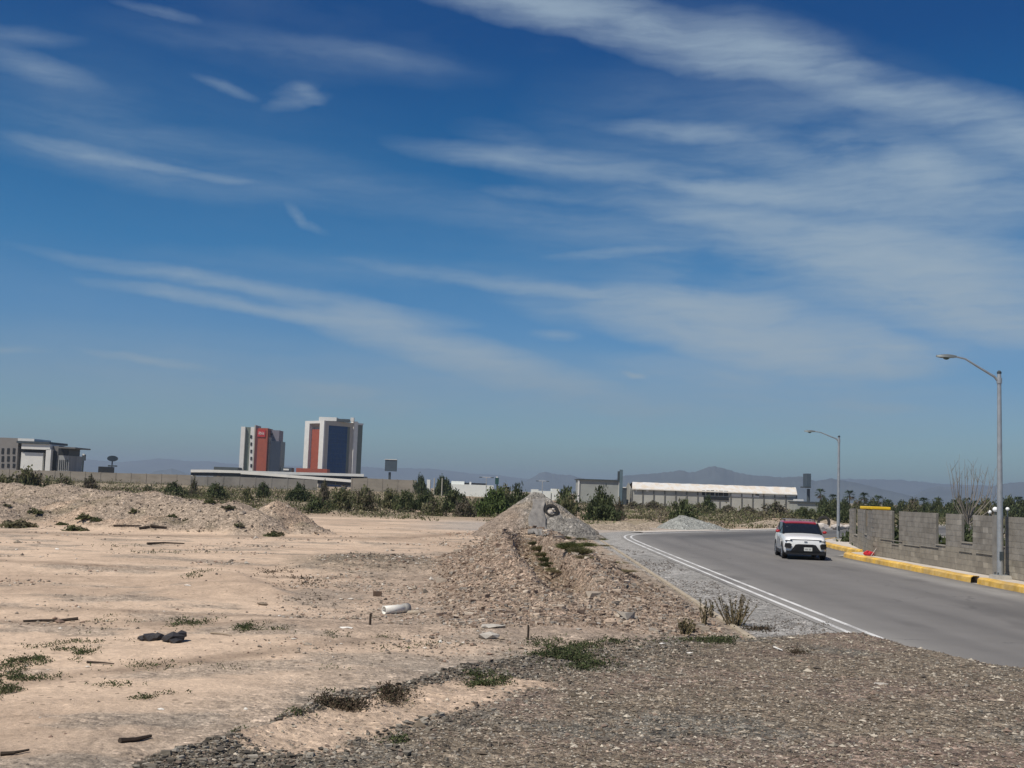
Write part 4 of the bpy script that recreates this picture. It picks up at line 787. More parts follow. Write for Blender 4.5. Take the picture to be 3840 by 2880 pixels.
# scrub carpet
def scrub():
    g=np.random.default_rng(11); n=7500; Y=88*np.exp(g.uniform(0,1,n)**.85*math.log(3.25)); v=g.uniform(-250,2450,n); X=(v-1106)/2458*Y
    dn=fbm(X*.05,Y*.03,4,401)+fbm(X*.3,Y*.2,3,402)*.6; do,_,so=segd(X,Y,OUT); keep=(dn>-.10)&((-so*do<-2.0)|(Y>130))&((X<28)|(Y>135))&~((np.abs(X-13)<5)&(np.abs(Y-88)<4))
    X,Y=X[keep],Y[keep]; H=height(X,Y); n=len(X); m=26; s=g.uniform(.25,.9,n)*np.where(Y>150,1.1,.9)*(1+.5*ss(.05,.25,dn[keep])); pal=np.array(OLIVE+OLIVE+BRN+PALE[:2]+[(.17,.15,.09),(.11,.12,.05)])
    cc=pal[g.integers(0,len(pal),n)]*g.uniform(.8,1.25,(n,1)); c=np.repeat(np.stack([X,Y,H],1),m,0); S=np.repeat(s,m)[:,None]; N=len(c)
    c=c+g.normal(0,1,(N,3))*S*np.array([.6,.6,.0]); c[:,2]+=np.abs(g.normal(0,.38,N))*S[:,0]
    d=g.normal(0,1,(N,3)); d[:,2]=np.abs(d[:,2])+.4; d/=np.linalg.norm(d,axis=1)[:,None]; e=np.cross(d,g.normal(0,1,(N,3))); e/=np.linalg.norm(e,axis=1)[:,None]; z=S*g.uniform(.12,.3,(N,1))
    V=np.stack([c-d*z*.3,c+e*z*.35,c+d*z,c-e*z*.35],1).reshape(-1,3); o=npmesh('scrub',V,np.arange(N*4).reshape(N,4),LEAF,col=np.repeat(np.repeat(cc,m,0)*g.uniform(.7,1.3,(N,1)),4,0)); tag(o,'dry olive and straw coloured desert scrub across the plain beyond the cleared lot','scrub',kind='stuff')
scrub()
# weeds on the mounds, one by one
WG='weed tufts on the left earth mounds'
for i,(v,yb,Y,w_,k) in enumerate(sorted(((135,1090,58,.42,'dark2'),(76,1086,60,.55,'olive'),(12,1084,60,.4,'brown'),(182,1086,59,.6,'olive'),(213,1098,56,.55,'olive2'),(232,1091,57,.4,'dark2'),(255,1090,57,.35,'olive'),(290,1079,60,.45,'olive'),(350,1090,58,.35,'brown'),(375,1085,58,.5,'olive'),(404,1092,56,.4,'pale'),(158,1146,52,.6,'olive'),(176,1141,52.5,.45,'pale'),(30,1140,53,.8,'pale'),(60,1130,54,.6,'pale'),(520,1105,54.5,.4,'brown'),(600,1110,54,.5,'pale'),(590,1125,53,.5,'olive'),(495,1075,59,.5,'brown'),(455,1068,60,.5,'olive')))):
    a=P(v,yb,Y); g_=gz(a.x,Y); key,args,_=KIND[k]; t=thing('weed_tuft','%s weed tuft on the left earth mounds, %s%s'%(LOOK[k],ORD[i],'' if i==0 else ' counted from the left'),'weed',(a.x,Y,g_-.03),v*.7,WG); f=put(bpy.data.objects.new('foliage',protomesh('w'+key,34,16,.16,args[3],args[4]+40)),t); f.scale=(w_*.8,w_*.8,w_*.55)
# ================================================================== block wall beside the road
WP=[(16.75,20),(16.55,36),(16.35,51),(19.45,65),(33,79)]
wp=np.array(WP,float); ws=np.concatenate([[0],np.cumsum(np.hypot(*np.diff(wp,axis=0).T))])
def wpt(s): return np.array([np.interp(s,ws,wp[:,0]),np.interp(s,ws,wp[:,1])])
def wall_s(vx):                                     # run length where a picture column meets the wall
    best=None
    for s in np.arange(0,46,.02):
        p=wpt(s); d=ray(vx,1140); e=abs(p[0]/p[1]-d[0]/d[1])
        if best is None or e<best[0]: best=(e,s)
    return best[1]
SL=[]
for a,b,yb in ((1848,1854.5,1151.8),(1871.5,1875.2,1155.7),(1935,1944.5,1170),(2031.6,2046,1175),(2087.6,2104.5,1168),(2169.6,2174.5,1184)):
    s0,s1=sorted((wall_s(a),wall_s(b))); y=wpt((s0+s1)/2)[1]; SL.append((s0,s1+.30,P((a+b)/2,yb,y).z))
SL+= [(4.5,5.0,1.0),(9.0,9.5,1.1)]
wt=thing('block_wall','long grey concrete block wall with narrow vertical gaps, beside the yellow kerb','wall',(0,0,0))
V=[];F=[];Cc=[];g=np.random.default_rng(3); nC=11; ch=.2; z0=.02
def wbox(s0,s1,za,zb,t0,t1,col):
    a=wpt(s0); b=wpt(s1); d=(b-a)/max(np.hypot(*(b-a)),1e-6); n=np.array([-d[1],d[0]]); base_=len(V)
    for z in (za,zb):
        for p,t in ((a,t0),(b,t0),(b,t1),(a,t1)): q=p+n*t; V.append((q[0],q[1],z))
    for f in ((3,2,1,0),(4,5,6,7),(0,1,5,4),(1,2,6,5),(2,3,7,6),(3,0,4,7)): F.append(tuple(base_+i for i in f))
    Cc.extend([col]*8)
TOPW=lambda s: 2.24-.03*math.sin(s*.3)-(.10 if s>31.5 else 0)
S_END=46.0
blk=.40
for c in range(nC):
    s=-.2*(c%2)
    while s<S_END:
        a,b=max(s,0),min(s+blk,S_END); s+=blk
        if b-a<.05: continue
        za=z0+c*ch; zb=za+ch
        segs=[(a,b)]
        for (p,q,zz) in SL:
            if zb>zz+.05:
                ns=[]
                for (u,v_) in segs:
                    if v_<=p or u>=q: ns.append((u,v_))
                    else:
                        if u<p: ns.append((u,p))
                        if v_>q: ns.append((q,v_))
                segs=ns
        lowb = za < .85+.1*math.sin(a*.7)
        for (u,v_) in segs:
            if v_-u<.04: continue
            k=g.uniform(.87,1.10)*(1.25 if g.random()<.05 else 1)*(1.0 if not lowb else 1.04); pan=.93+.14*vn(np.array([u*.55+.3]),np.array([0.]),77)[0]; base_c=np.array((.245,.228,.20)) if not lowb else np.array((.255,.232,.19))
            j=g.uniform(-.001,.001); wbox(u+.003,v_-.003,za+.005,min(zb-.005,TOPW(u)),-.05+j,.05+j,base_c*k*pan)
WALLM=M('concrete_block',(.2,.2,.2),.95,.25,3.0,.12,attr=True,grime=.2)
npmesh('blocks',np.array(V),np.array(F),WALLM,parent=wt,col=np.array(Cc))
V=[];F=[];Cc=[]                                    # mortar behind the joints
cuts=sorted([0,S_END]+[q for x in SL for q in x[:2]])
for u,v_ in zip(cuts[:-1],cuts[1:]):
    zz=[x[2] for x in SL if abs(x[0]-u)<1e-6 and abs(x[1]-v_)<1e-6]; top=(math.floor((zz[0]+.05-z0)/ch)*ch+z0-.01) if zz else 2.2; 
    for q in np.arange(u,v_,1.0): wbox(q,min(q+1.0,v_),-.1,top-.02,-.046,.046,np.array((.17,.16,.14)))
npmesh('mortar',np.array(V),np.array(F),WALLM,parent=wt,col=np.array(Cc))
V=[];F=[];Cc=[]; s_=wall_s(2167.8); wbox(s_-.17,s_+.17,-.05,2.26,.075,.30,np.array((.23,.22,.20))); npmesh('pilaster',np.array(V),np.array(F),WALLM,parent=wt,col=np.array(Cc))
for (p,q,zz) in SL[:6]:                             # pale bedding left on the sill of a gap
    V=[];F=[];Cc=[]; wbox(p+.01,q-.01,math.floor((zz+.05-z0)/ch)*ch+z0-.02,math.floor((zz+.05-z0)/ch)*ch+z0+.02,-.085,.085,np.array((.30,.28,.24))); npmesh('gap_sill',np.array(V),np.array(F),WALLM,parent=wt,col=np.array(Cc))
for a,b,y in ((1905,1952,1207-40),(1955,1990,1178),(1992,2030,1181),(2075,2103,1192),(2112,2158,1197)):   # rough mortar ledges
    s1,s0=wall_s(a),wall_s(b); s0,s1=sorted((s0,s1)); yy=wpt((s0+s1)/2)[1]; zz=P((a+b)/2,y,yy).z
    V=[];F=[];Cc=[]; wbox(s0,s1,zz-.012,zz+.015,.055,.085,np.array((.30,.28,.24))); npmesh('mortar_ledge',np.array(V),np.array(F),WALLM,parent=wt,col=np.array(Cc))
for i,(v,Y_,w_,h_) in enumerate(((1852,66.5,1.7,1.75),(1880,61,1.5,1.8),(1945,52,1.5,1.8),(2042,45.5,1.4,1.85),(2100,42,1.4,1.9),(2176,38.6,1.2,1.9))):
    a=P(v,1140,Y_); t=thing('shrub',['leftmost dark shrub seen through the first narrow gap of the block wall','dark shrub behind the second narrow gap of the block wall','dark shrub filling the gap right of the yellow container','dark shrub filling the widest gap in the middle of the wall','dark shrub in the gap below the bare tree','dark shrub in the slit right of the near lamp post'][i],'shrub',(a.x+1.5,Y_+1.9,0)); f=put(bpy.data.objects.new('foliage',protomesh('c_dark',*KIND['dark'][1])),t); f.scale=(w_,w_,h_); s_=put(bpy.data.objects.new('stems',stemmesh('stems_da',9,.7,.018,4)),t); s_.scale=(w_,w_,h_)
# yellow box behind the wall
c0=P(1882,1100,58); c1=P(1921,1100,58); t=thing('yellow_container','bright yellow box top showing above the block wall near its far end','container'); YB=M('yellow_paint',(.80,.52,.03),.5,.08,2.0)
m_=MB(); m_.box2(c0.x,c1.x,58,59.6,.2,P(1900,1098.8,58).z-.05); m_.build('body',M('yellow_shade',(.70,.40,.03),.6,.1,2.0),t); m_=MB(); m_.box2(c0.x-.05,c1.x+.05,57.9,59.7,P(1900,1098.8,58).z-.05,P(1900,1096,58).z+.03); m_.build('lid',YB,t,bevel=.03)  # body: the lid's yellow, darkened in colour as its shaded lower part
# globe lamps behind the wall
for i,(v,y,Yg,rad_) in enumerate(((2150,1100.5,75,.17),(2176.5,1099.5,75,.12),(2138,1106,75,.12))):
    a=P(v,y,Yg); t=thing('globe_lamp',['larger white globe lamp just left of the near lamp post, above the wall','white globe lamp just right of the near lamp post, above the wall','lowest white globe lamp left of the near lamp post, resting at wall top height'][i],'garden lamp',(a.x,Yg,0),0)
    m_=MB(); m_.lathe([(rad_*math.sin(k*math.pi/10)+.001,-rad_*math.cos(k*math.pi/10)) for k in range(11)],14,(0,0,a.z)); m_.build('globe',M('opal_glass',(.85,.86,.84),.3,.02,1),t,smooth=True); m_=MB(); m_.tube([(0,0,0),(0,0,a.z-rad_)],.05,8); m_.build('post',STEELD,t)

# ================================================================== lamp posts
GALV=M('galvanised_steel',(.40,.42,.43),.45,.18,4.0,metal=.55)
def lamp(x,y,H,reach,rise,label):
    t=thing('lamp_post',label,'street lamp',(x,y,.19),0,'road lamp posts')
    m_=MB(); m_.box((0,0,.06),(.55,.55,.14),taper=.9); m_.build('footing',M('footing_concrete',(.40,.38,.34),.9,.2,4,.2),t)
    m_=MB(); m_.box((0,0,.14),(.34,.34,.025)); 
    m_.build('base_plate',GALV,t)
    m_=MB()
    for a,b in ((-.12,-.12),(.12,-.12),(.12,.12),(-.12,.12)): m_.lathe([(.022,.15),(.022,.22)],6,(a,b,0)); 
    m_.build('anchor_bolts',STEELD,t)
    m_=MB(); m_.tube([(0,0,.15),(0,0,.9),(0,0,H*.5),(0,0,H)],[.105,.10,.085,.062],12); m_.build('pole',GALV,t,smooth=True)
    m_=MB(); m_.box((0,-.10,.75),(.12,.03,.28)); m_.build('access_door',STEELD,t)
    m_=MB(); m_.lathe([(.07,H-.02),(.075,H+.04),(.03,H+.09)],12); m_.build('cap',STEELD,t)
    m_=MB(); m_.lathe([(.085,H-.34),(.085,H-.16)],12); m_.build('clamp',GALV,t)
    tx=-reach; pts=[(-.04,0,H-.26),(-.16,0,H-.12),(-.66,0,H-.12+rise*.46),(-1.12,0,H-.12+rise*.90),(tx,0,H-.12+rise)]
    m_=MB(); m_.tube(pts,[.045,.04,.036,.03,.03],10); m_.build('arm',GALV,t,smooth=True)
    hx,hz=tx,H-.12+rise; m_=MB(); L=.66
    out_=[(0,.035),(.10,.065),(.40,.085),(.58,.05),(.66,.015)]
    vs=[];fs=[]; 
    for u,w_ in [(0,.05),(.08,.09),(.25,.15),(.45,.15),(.6,.09),(.66,.04)]:
        hh=.035+.045*math.sin(math.pi*min(u/.66+.05,1)); vs+= [(hx-u,-w_,hz-hh*.6),(hx-u,w_,hz-hh*.6),(hx-u,w_*.8,hz+hh*.5),(hx-u,0,hz+hh),(hx-u,-w_*.8,hz+hh*.5)]
    for i in range(5): fs+= [(i*5+k,i*5+(k+1)%5,(i+1)*5+(k+1)%5,(i+1)*5+k) for k in range(5)]
    fs+=[tuple(range(5)),tuple(25+k for k in range(5))]
    m_.add(vs,fs); hd=m_.build('lamp_head',M('lamp_grey',(.18,.20,.20),.5,.1,3,metal=.2),t,smooth=True)
    m_=MB(); m_.lathe([(.11,0),(.09,-.05),(.03,-.075)],14,(hx-.33,0,hz-.035)); m_.build('lens',M('lens_glass',(.06,.10,.09),.2,.05,2),hd,smooth=True)
    return t
lamp(16.1,37.4,6.74,1.42,.62,'near tall galvanised lamp post standing on the pavement in front of the block wall')
lamp(19.95,69.0,6.25,1.45,.40,'far galvanised lamp post behind the car, past the end of the block wall')

# ================================================================== the car
def car():
    hd=math.atan2(-.12,-.99); t=thing('car','white compact car with red roof and black grille driving towards the viewer','car',(13.0,50.9,0),math.atan2(.13,1)*-1)
    CW=M('car_white',(.80,.81,.80),.25,.02,1.0,coat=.6); CR=M('car_red',(.40,.018,.022),.28,.03,1.0,coat=.6); CB=M('black_plastic',(.016,.016,.017),.5,.1,6); GLS=M('car_glass',(.012,.015,.018),.06,.1,2,spec=.7); CH=M('silver_trim',(.45,.46,.46),.35,.05,4,metal=.7)
    st=[(-2.13,.66,.44,.80),(-2.10,.76,.34,.88),(-2.02,.83,.28,.925),(-1.85,.875,.25,.965),(-1.55,.895,.24,1.0),(-1.1,.90,.24,1.055),(-.85,.90,.24,1.09),(-.3,.905,.24,1.10),(.6,.905,.24,1.11),(1.3,.905,.24,1.12),(1.8,.89,.27,1.12),(2.02,.85,.34,1.08),(2.1,.76,.45,.95)]
    mb=MB(); n=None; vs=[];fs=[]
    for (y,w_,zb,zt) in st:
        h=zt-zb; half=[(w_*.80,zb),(w_*.95,zb+.05*h),(w_,zb+.22*h),(w_*1.0,zb+.55*h),(w_*.985,zb+.80*h),(w_*.93,zb+.94*h),(w_*.80,zt),(w_*.4,zt+.022),(0,zt+.03)]
        ring=[(x,y,z) for x,z in half]+[(-x,y,z) for x,z in half[-2::-1]]; n=len(ring); vs+=ring
    for i in range(len(st)-1): fs+= [(i*n+k,i*n+(k+1)%n,(i+1)*n+(k+1)%n,(i+1)*n+k) for k in range(n)]
    fs+= [tuple(range(n)),tuple((len(st)-1)*n+k for k in range(n))]; mb.add(vs,fs)
    body=mb.build('body',CW,t,smooth=True)
    # glasshouse
    gs=[(-.98,.80,1.07,1.09),(-.60,.775,1.06,1.32),(-.22,.735,1.06,1.53),(.3,.725,1.06,1.575),(1.2,.715,1.06,1.565),(1.75,.70,1.06,1.53),(2.0,.68,1.06,1.28),(2.08,.72,1.0,1.06)]
    vs=[];fs=[]; mb=MB()
    for (y,w_,zb,zt) in gs:
        wl=.84 if y>-.7 else .82
        half=[(wl,zb),(wl-(wl-w_)*.55,zb+(zt-zb)*.55),(w_,zt-.03),(w_-.06,zt),(w_*.5,zt+.015),(0,zt+.02)]; ring=[(x,y,z) for x,z in half]+[(-x,y,z) for x,z in half[-2::-1]]; n=len(ring); vs+=ring
    for i in range(len(gs)-1): fs+= [(i*n+k,i*n+(k+1)%n,(i+1)*n+(k+1)%n,(i+1)*n+k) for k in range(n)]
    fs+= [tuple(range(n)),tuple((len(gs)-1)*n+k for k in range(n))]; mb.add(vs,fs); mb.build('windows',GLS,t,smooth=True)
    # red roof skin, slightly proud
    vs=[];fs=[]; rs=[(-.27,.70,1.525),(-.1,.715,1.56),(.3,.72,1.60),(1.2,.71,1.59),(1.8,.69,1.55)]; mb=MB()
    for (y,w_,z) in rs: vs+= [(-w_-.015,y,z-.07),(-w_+.03,y,z+.0),(-w_*.5,y,z+.015),(0,y,z+.02),(w_*.5,y,z+.015),(w_-.03,y,z),(w_+.015,y,z-.07),(0,y,z-.06)]
    for i in range(4): fs+= [(i*8+k,i*8+(k+1)%8,(i+1)*8+(k+1)%8,(i+1)*8+k) for k in range(8)]
    fs+= [tuple(range(8)),tuple(32+k for k in range(8))]; mb.add(vs,fs); rf=mb.build('roof',CR,t,smooth=True)
    for s in (-1,1):
        m_=MB(); m_.tube([(s*.655,-.05,1.60),(s*.655,.02,1.65),(s*.655,1.45,1.65),(s*.655,1.55,1.585)],.018,8); m_.build('roof_rail',CB,rf)
    m_=MB(); m_.box((0,.25,1.665),(1.34,.07,.03)); m_.box((0,1.1,1.665),(1.34,.07,.03)); m_.build('cross_bars',CH,rf)
    for s in (-1,1):
        m_=MB(); m_.tube([(s*.825,-.96,1.08),(s*.785,-.60,1.30),(s*.745,-.24,1.51)],.028,8); m_.build('front_pillar',CB,t)
        m_=MB(); m_.add([(s*.862,1.35,1.07),(s*.862,1.98,1.07),(s*.73,1.88,1.40),(s*.745,1.62,1.50),(s*.76,1.50,1.45)],[(0,1,2,3,4)]); m_.build('rear_pillar',CR,t)
        m_=MB(); m_.box((s*.838,.30,1.29),(.03,.07,.44)); m_.build('door_pillar',CB,t)
        m_=MB(); m_.rock((s*1.0,-.62,1.14),(.22,.12,.15),2); m_.build('mirror',CR,t,smooth=True)
        m_=MB(); m_.add([(s*.82,-2.12,.47),(s*.62,-2.18,.47),(s*.58,-2.18,.64),(s*.66,-2.18,.70),(s*.855,-2.11,.69),(s*.88,-2.08,.54)],[(0,1,2,3,4,5)]); m_.build('front_lamp',CB,t)
        m_=MB(); m_.box((s*.70,-2.075,.80),(.30,.09,.03),rz=s*.22); m_.build('slim_headlight',CB,t)
        m_=MB(); m_.box((s*.905,0,.30),(.03,1.7,.14)); m_.build('sill_trim',CB,t)
        m_=MB(); m_.box((s*.907,-.28,.72),(.006,.012,.62)); m_.box((s*.908,.62,.72),(.006,.012,.62)); m_.build('door_seam',CB,t)
        m_=MB(); m_.add([(s*.909,-.75,.48),(s*.909,.55,.42),(s*.909,.80,.60),(s*.909,.35,.92),(s*.909,-.35,.84)],[(0,1,2,3,4)]); m_.build('door_graphic',M('grey_graphic',(.32,.33,.34),.5,.5,7),t)
        for yy in (-1.30,1.32):
            m_=MB(); m_.prism([(0,0)],0,0) if False else None
            ar=[(yy+.405*math.cos(a),.34+.405*math.sin(a)) for a in np.linspace(-.45,math.pi+.45,18)]
            m_.add([(s*.912,p,q) for p,q in ar]+[(s*.80,p,q) for p,q in ar],[tuple(range(18)),tuple(range(35,17,-1))]+[(i,i+1,19+i,18+i) for i in range(17)]); m_.build('wheel_arch',CB,t)
            wh=put(bpy.data.objects.new('wheel',None),t); wh.location=(s*.80,yy,.335); wh.empty_display_size=.1
            m_=MB(); prof=[(.20,-.11),(.30,-.115),(.33,-.09),(.335,-.04),(.335,.04),(.33,.09),(.30,.115),(.20,.11)]
            k=24; vs=[(x,r_*math.cos(2*math.pi*a/k),r_*math.sin(2*math.pi*a/k)) for r_,x in prof for a in range(k)]; m_.add(vs,[(i*k+a,i*k+(a+1)%k,(i+1)*k+(a+1)%k,(i+1)*k+a) for i in range(7) for a in range(k)]); m_.build('tyre',CB,wh,smooth=True)
            m_=MB()
            m_.add([(s*.085,.19*math.cos(2*math.pi*a/k),.19*math.sin(2*math.pi*a/k)) for a in range(k)],[tuple(range(k))]); m_.build('rim_well',CB,wh)
            m_=MB()
            for q in range(5): a=q*1.2566; m_.tube([(s*.10,0,0),(s*.10,.20*math.cos(a),.20*math.sin(a))],.022,6)
            for a in range(k): b=a+1; m_.tube([(s*.10,.2*math.cos(2*math.pi*a/k),.2*math.sin(2*math.pi*a/k)),(s*.10,.2*math.cos(2*math.pi*b/k),.2*math.sin(2*math.pi*b/k))],.015,5,cap=False)
            m_.build('rim',CH,wh)
    m_=MB(); m_.prism([(-.64,.30),(.64,.30),(.60,.40),(.42,.645),(.30,.665),(-.30,.665),(-.42,.645),(-.60,.40)],-2.15,-2.06); gr=m_.build('grille',CB,t)
    m_=MB()
    for k in range(6): m_.box((0,-2.155,.35+k*.05),(1.0-.06*k,.012,.012))
    m_.build('grille_bars',M('gloss_black',(.03,.03,.03),.25,.05,2),gr)
    m_=MB(); m_.box((.10,-2.165,.46),(.34,.012,.15)); pl=m_.build('number_plate',M('plate_white',(.62,.63,.60),.5,.1,3),t,bevel=.004)
    m_=MB()
    for i,x in enumerate((-.12,-.07,-.02,.05,.10)): m_.box((.10+x,-2.173,.455),(.026,.004,.07))
    m_.build('plate_characters',M('plate_grey',(.22,.23,.23),.6),pl)
    m_=MB(); m_.box((0,-2.10,.245),(1.1,.07,.05)); m_.build('skid_plate',CH,t,bevel=.01); m_=MB(); m_.box((0,-1.9,.30),(1.6,.5,.16)); m_.build('lower_bumper',CB,t)
    m_=MB(); m_.box((0,0,.30),(1.5,3.6,.2)); m_.build('underbody',CB,t)
    m_=MB(); m_.box((0,-2.10,.850),(1.30,.07,.022)); m_.build('bonnet_seam',CB,t); m_=MB(); m_.box((0,-2.14,.775),(.13,.03,.05)); m_.build('front_badge',CH,t,bevel=.008)
    for x in (-.35,.35): m_=MB(); m_.tube([(x,-.90,1.125),(x+.35,-.75,1.215)],.010,6); m_.build('wiper',CB,t)
    m_=MB(); m_.rock((-.33,-.25+.35,1.30),(.20,.16,.28),6); m_.rock((.33,.10,1.28),(.24,.14,.26),7)
    m_=MB(); m_.box((-.60,-.52,1.335),(.07,.006,.07)); m_.build('windscreen_sticker',M('sticker_white',(.7,.7,.7)),t)
    return t
car()

# ================================================================== heaps
def gp(v,y,lift=0.0):                               # a spot on the terrain seen at that picture point
    d=ray(v,y); ts=4.0*1.004**np.arange(860); hh=height(d[0]*ts,d[1]*ts); k=np.argmax(CAM_H+d[2]*ts<hh); t=ts[k]
    return Vector((d[0]*t,d[1]*t,float(hh[k])+lift))
def heap(name,label,x,y,r0,h,seed,col,zb,ex=0,res=110,steep=1.0,nr_=90,patch=None):
    k=nr_; rr=np.linspace(0,1,k); th=np.linspace(0,2*np.pi,res,endpoint=False); RR_,TT=np.meshgrid(rr,th,indexing='ij')
    rad_=r0*(1+.12*np.sin(TT*2+seed)+.08*np.sin(TT*3+seed*2)); X=x+np.cos(TT)*RR_*rad_*(1+ex*(np.cos(TT)>0)*np.cos(TT)); Y=y+np.sin(TT)*RR_*rad_
    pr=1-RR_*.98; pr=np.where(RR_<.12,1-.98*.12-.5*(.12-.0)*((RR_/.12)**2-1)*.98*-1*0+ (0.06*(1-(RR_/.12)**2)),pr); pr=np.where(RR_>.85,pr*.8+.0,pr)
    Z=zb+h*np.clip(pr,0,1)*(1+.10*fbm(X*.9,Y*.9,4,seed))+.16*fbm(X*2.2,Y*2.2,4,seed+3)*ss(0,.2,RR_)*ss(1.0,.9,RR_)+.06*fbm(X*7,Y*7,3,seed+5)-.12*ss(.93,1,RR_)
    c=np.tile(np.array(col),(X.size,1)); 
    if patch is not None: c=patch(X.ravel(),Y.ravel(),Z.ravel(),c)
    i,j=np.meshgrid(np.arange(k-1),np.arange(res),indexing='ij'); q=(i*res+j).ravel(); q2=(i*res+(j+1)%res).ravel()
    o=npmesh(name,np.stack([X.ravel(),Y.ravel(),Z.ravel()],1),np.stack([q,q+res,q2+res,q2],1),EARTH,col=np.concatenate([c,np.full((len(c),1),.8)],1),smooth=True); return tag(o,label,'heap')
def hp(X,Y,Z,c):
    k=ss(.0,.25,fbm(X*.8,Y*.8+Z,4,501)); c=c*(1-k[:,None])+np.array((.30,.26,.21))*k[:,None]
    k=ss(.2,-1.2,X-1.4)*ss(2.4,1.0,Z); return c*(1-.6*k[:,None])+np.array((.28,.20,.145))*.6*k[:,None]
heap('rubble_heap','tall pointed grey rubble heap at the far end of the pink earth bank',1.6,64,3.55,2.70,1,(.255,.24,.215),-.1,0,patch=hp)
heap('gravel_heap','small pale grey gravel heap on the far side of the road bend',13.6,89.5,2.3,1.22,4,(.30,.31,.29),-.1,.9,80,nr_=60)
for i,(v,y,Yh_,r0,h) in enumerate(((1340,1138,86,2.0,.55),(1410,1136,92,2.2,.5),(1290,1142,82,2.2,.45),(1370,1142,82,1.5,.3),(1660,1128,106,3.0,.7),(1790,1132,112,2.2,.9),(1825,1133,114,1.8,.5))):
    a=P(v,y,Yh_); heap('earth_heap',['low pale earth heap in front of the round bush by the grey hall','pale earth heap right of it, left of the grey gravel heap','flat pale heap at the right foot of the grey rubble heap','tiny flat heap at the tip of the road bend','long low earth heap across the road, behind the car bonnet','earth heap with a half buried tyre right of the car roof','small heap between the far lamp post and the wall end'][i],a.x,Yh_,r0,h,10+i,(.36,.30,.23),-.05,.3,60,nr_=40)
# tyres
def tyre(name,loc,r0,tilt,rz,label,mat=None):
    m_=MB(); k=26; prof=[(.58,-.16),(.86,-.18),(1,-.10),(1,.10),(.86,.18),(.58,.16),(.56,0)]; vs=[(p*r0*math.cos(2*math.pi*a/k),x*r0,p*r0*math.sin(2*math.pi*a/k)) for p,x in prof for a in range(k)]
    m_.add(vs,[(i*k+a,i*k+(a+1)%k,((i+1)%7)*k+(a+1)%k,((i+1)%7)*k+a) for i in range(7) for a in range(k)]); o=m_.build(name,mat or M('old_rubber',(.022,.021,.02),.9,.2,6,.3),smooth=True); o.location=loc; o.rotation_euler=(tilt,0,rz); return tag(o,label,'tyre')
hob=[o for o in scene.objects if o.name=='rubble_heap'][0]
from mathutils.bvhtree import BVHTree
bv=BVHTree.FromPolygons([v.co for v in hob.data.vertices],[p.vertices for p in hob.data.polygons]); a=bv.ray_cast(Vector((0,0,CAM_H)),Vector(ray(1190.5,1105)).normalized())[0]
tyre('tyre',(a.x,a.y+.02,a.z+.02),.44,R(-35),R(8),'black worn tyre with pale rubble inside, stuck in the face of the grey rubble heap')
m_=MB(); m_.rock((a.x-.02,a.y,a.z-.04),(.40,.3,.36),5); m_.rock((a.x+.12,a.y-.08,a.z+.12),(.2,.2,.2),8); tag(m_.build('rubble_lump',M('pale_rubble',(.50,.46,.41),.9,.3,6,.5)),'pale rubble lumps lying inside the tyre on the grey heap','rubble')
a=P(1789,1139,108); tyre('tyre',(a.x,109.5,.55),.62,R(-15),R(-20),'half buried dark tyre on the low heap right of the car roof')
for i,(v,y,s_) in enumerate(((1776,1139,.9),(1806,1140,.7),(1818,1141,.8),(1834,1141,.6),(1844,1142,.6))):
    a=G(v,y+2); a=P(v,y,104); m_=MB(); m_.rock((a.x,104+i*.4,.25),(s_*1.5,s_,s_*.8),60+i); tag(m_.build('boulder',M('pale_boulder',(.55,.50,.45),.9,.2,3,.4)),['pale boulder just right of the car roof','pale boulder touching the far lamp post on its right','second pale boulder right of the far lamp post','small pale boulder left of the wall end','small pale boulder at the wall end'][i],'boulder')
# grey cloth sheet over the front of the heap
from mathutils.bvhtree import BVHTree
hob=[o for o in scene.objects if o.name=='rubble_heap'][0]; bv=BVHTree.FromPolygons([v.co for v in hob.data.vertices],[p.vertices for p in hob.data.polygons])
V=[];F=[];nu,nv=22,26; last={}
for j in range(nv):
    q=j/(nv-1)
    for i in range(nu):
        p_=i/(nu-1); vx=1150-12*q+2.5*math.sin(q*9)+p_*(22+24*q+3*math.sin(q*13+1)); vy=1078+(78+5*p_*math.sin(3*p_))*q; d=Vector(ray(vx,vy)).normalized(); h_=bv.ray_cast(Vector((0,0,CAM_H)),d)
        pt=h_[0] if h_[0] is not None else None
        if pt is None or pt.z<gz(pt.x,pt.y)-.05 : gp_=gp(vx,vy); pt=gp_ if pt is None or (gp_.y<pt.y) else pt
        pt=pt-d*(.10+.02*math.sin(p_*7+q*4)+.012*math.sin(p_*13+q*9)+.06*math.sin(p_*math.pi)*q); V.append(tuple(pt))
for j in range(nv-1):
    for i in range(nu-1): F.append((j*nu+i,j*nu+i+1,(j+1)*nu+i+1,(j+1)*nu+i))
o=npmesh('grey_sheet',np.array(V),np.array(F),M('grey_cloth',(.235,.222,.205),.95,.25,3.5,.5),smooth=True); tag(o,'grey cloth sheet hanging down the front of the rubble heap beside the tyre','sheet'); sm=o.modifiers.new('thickness','SOLIDIFY'); sm.thickness=.03

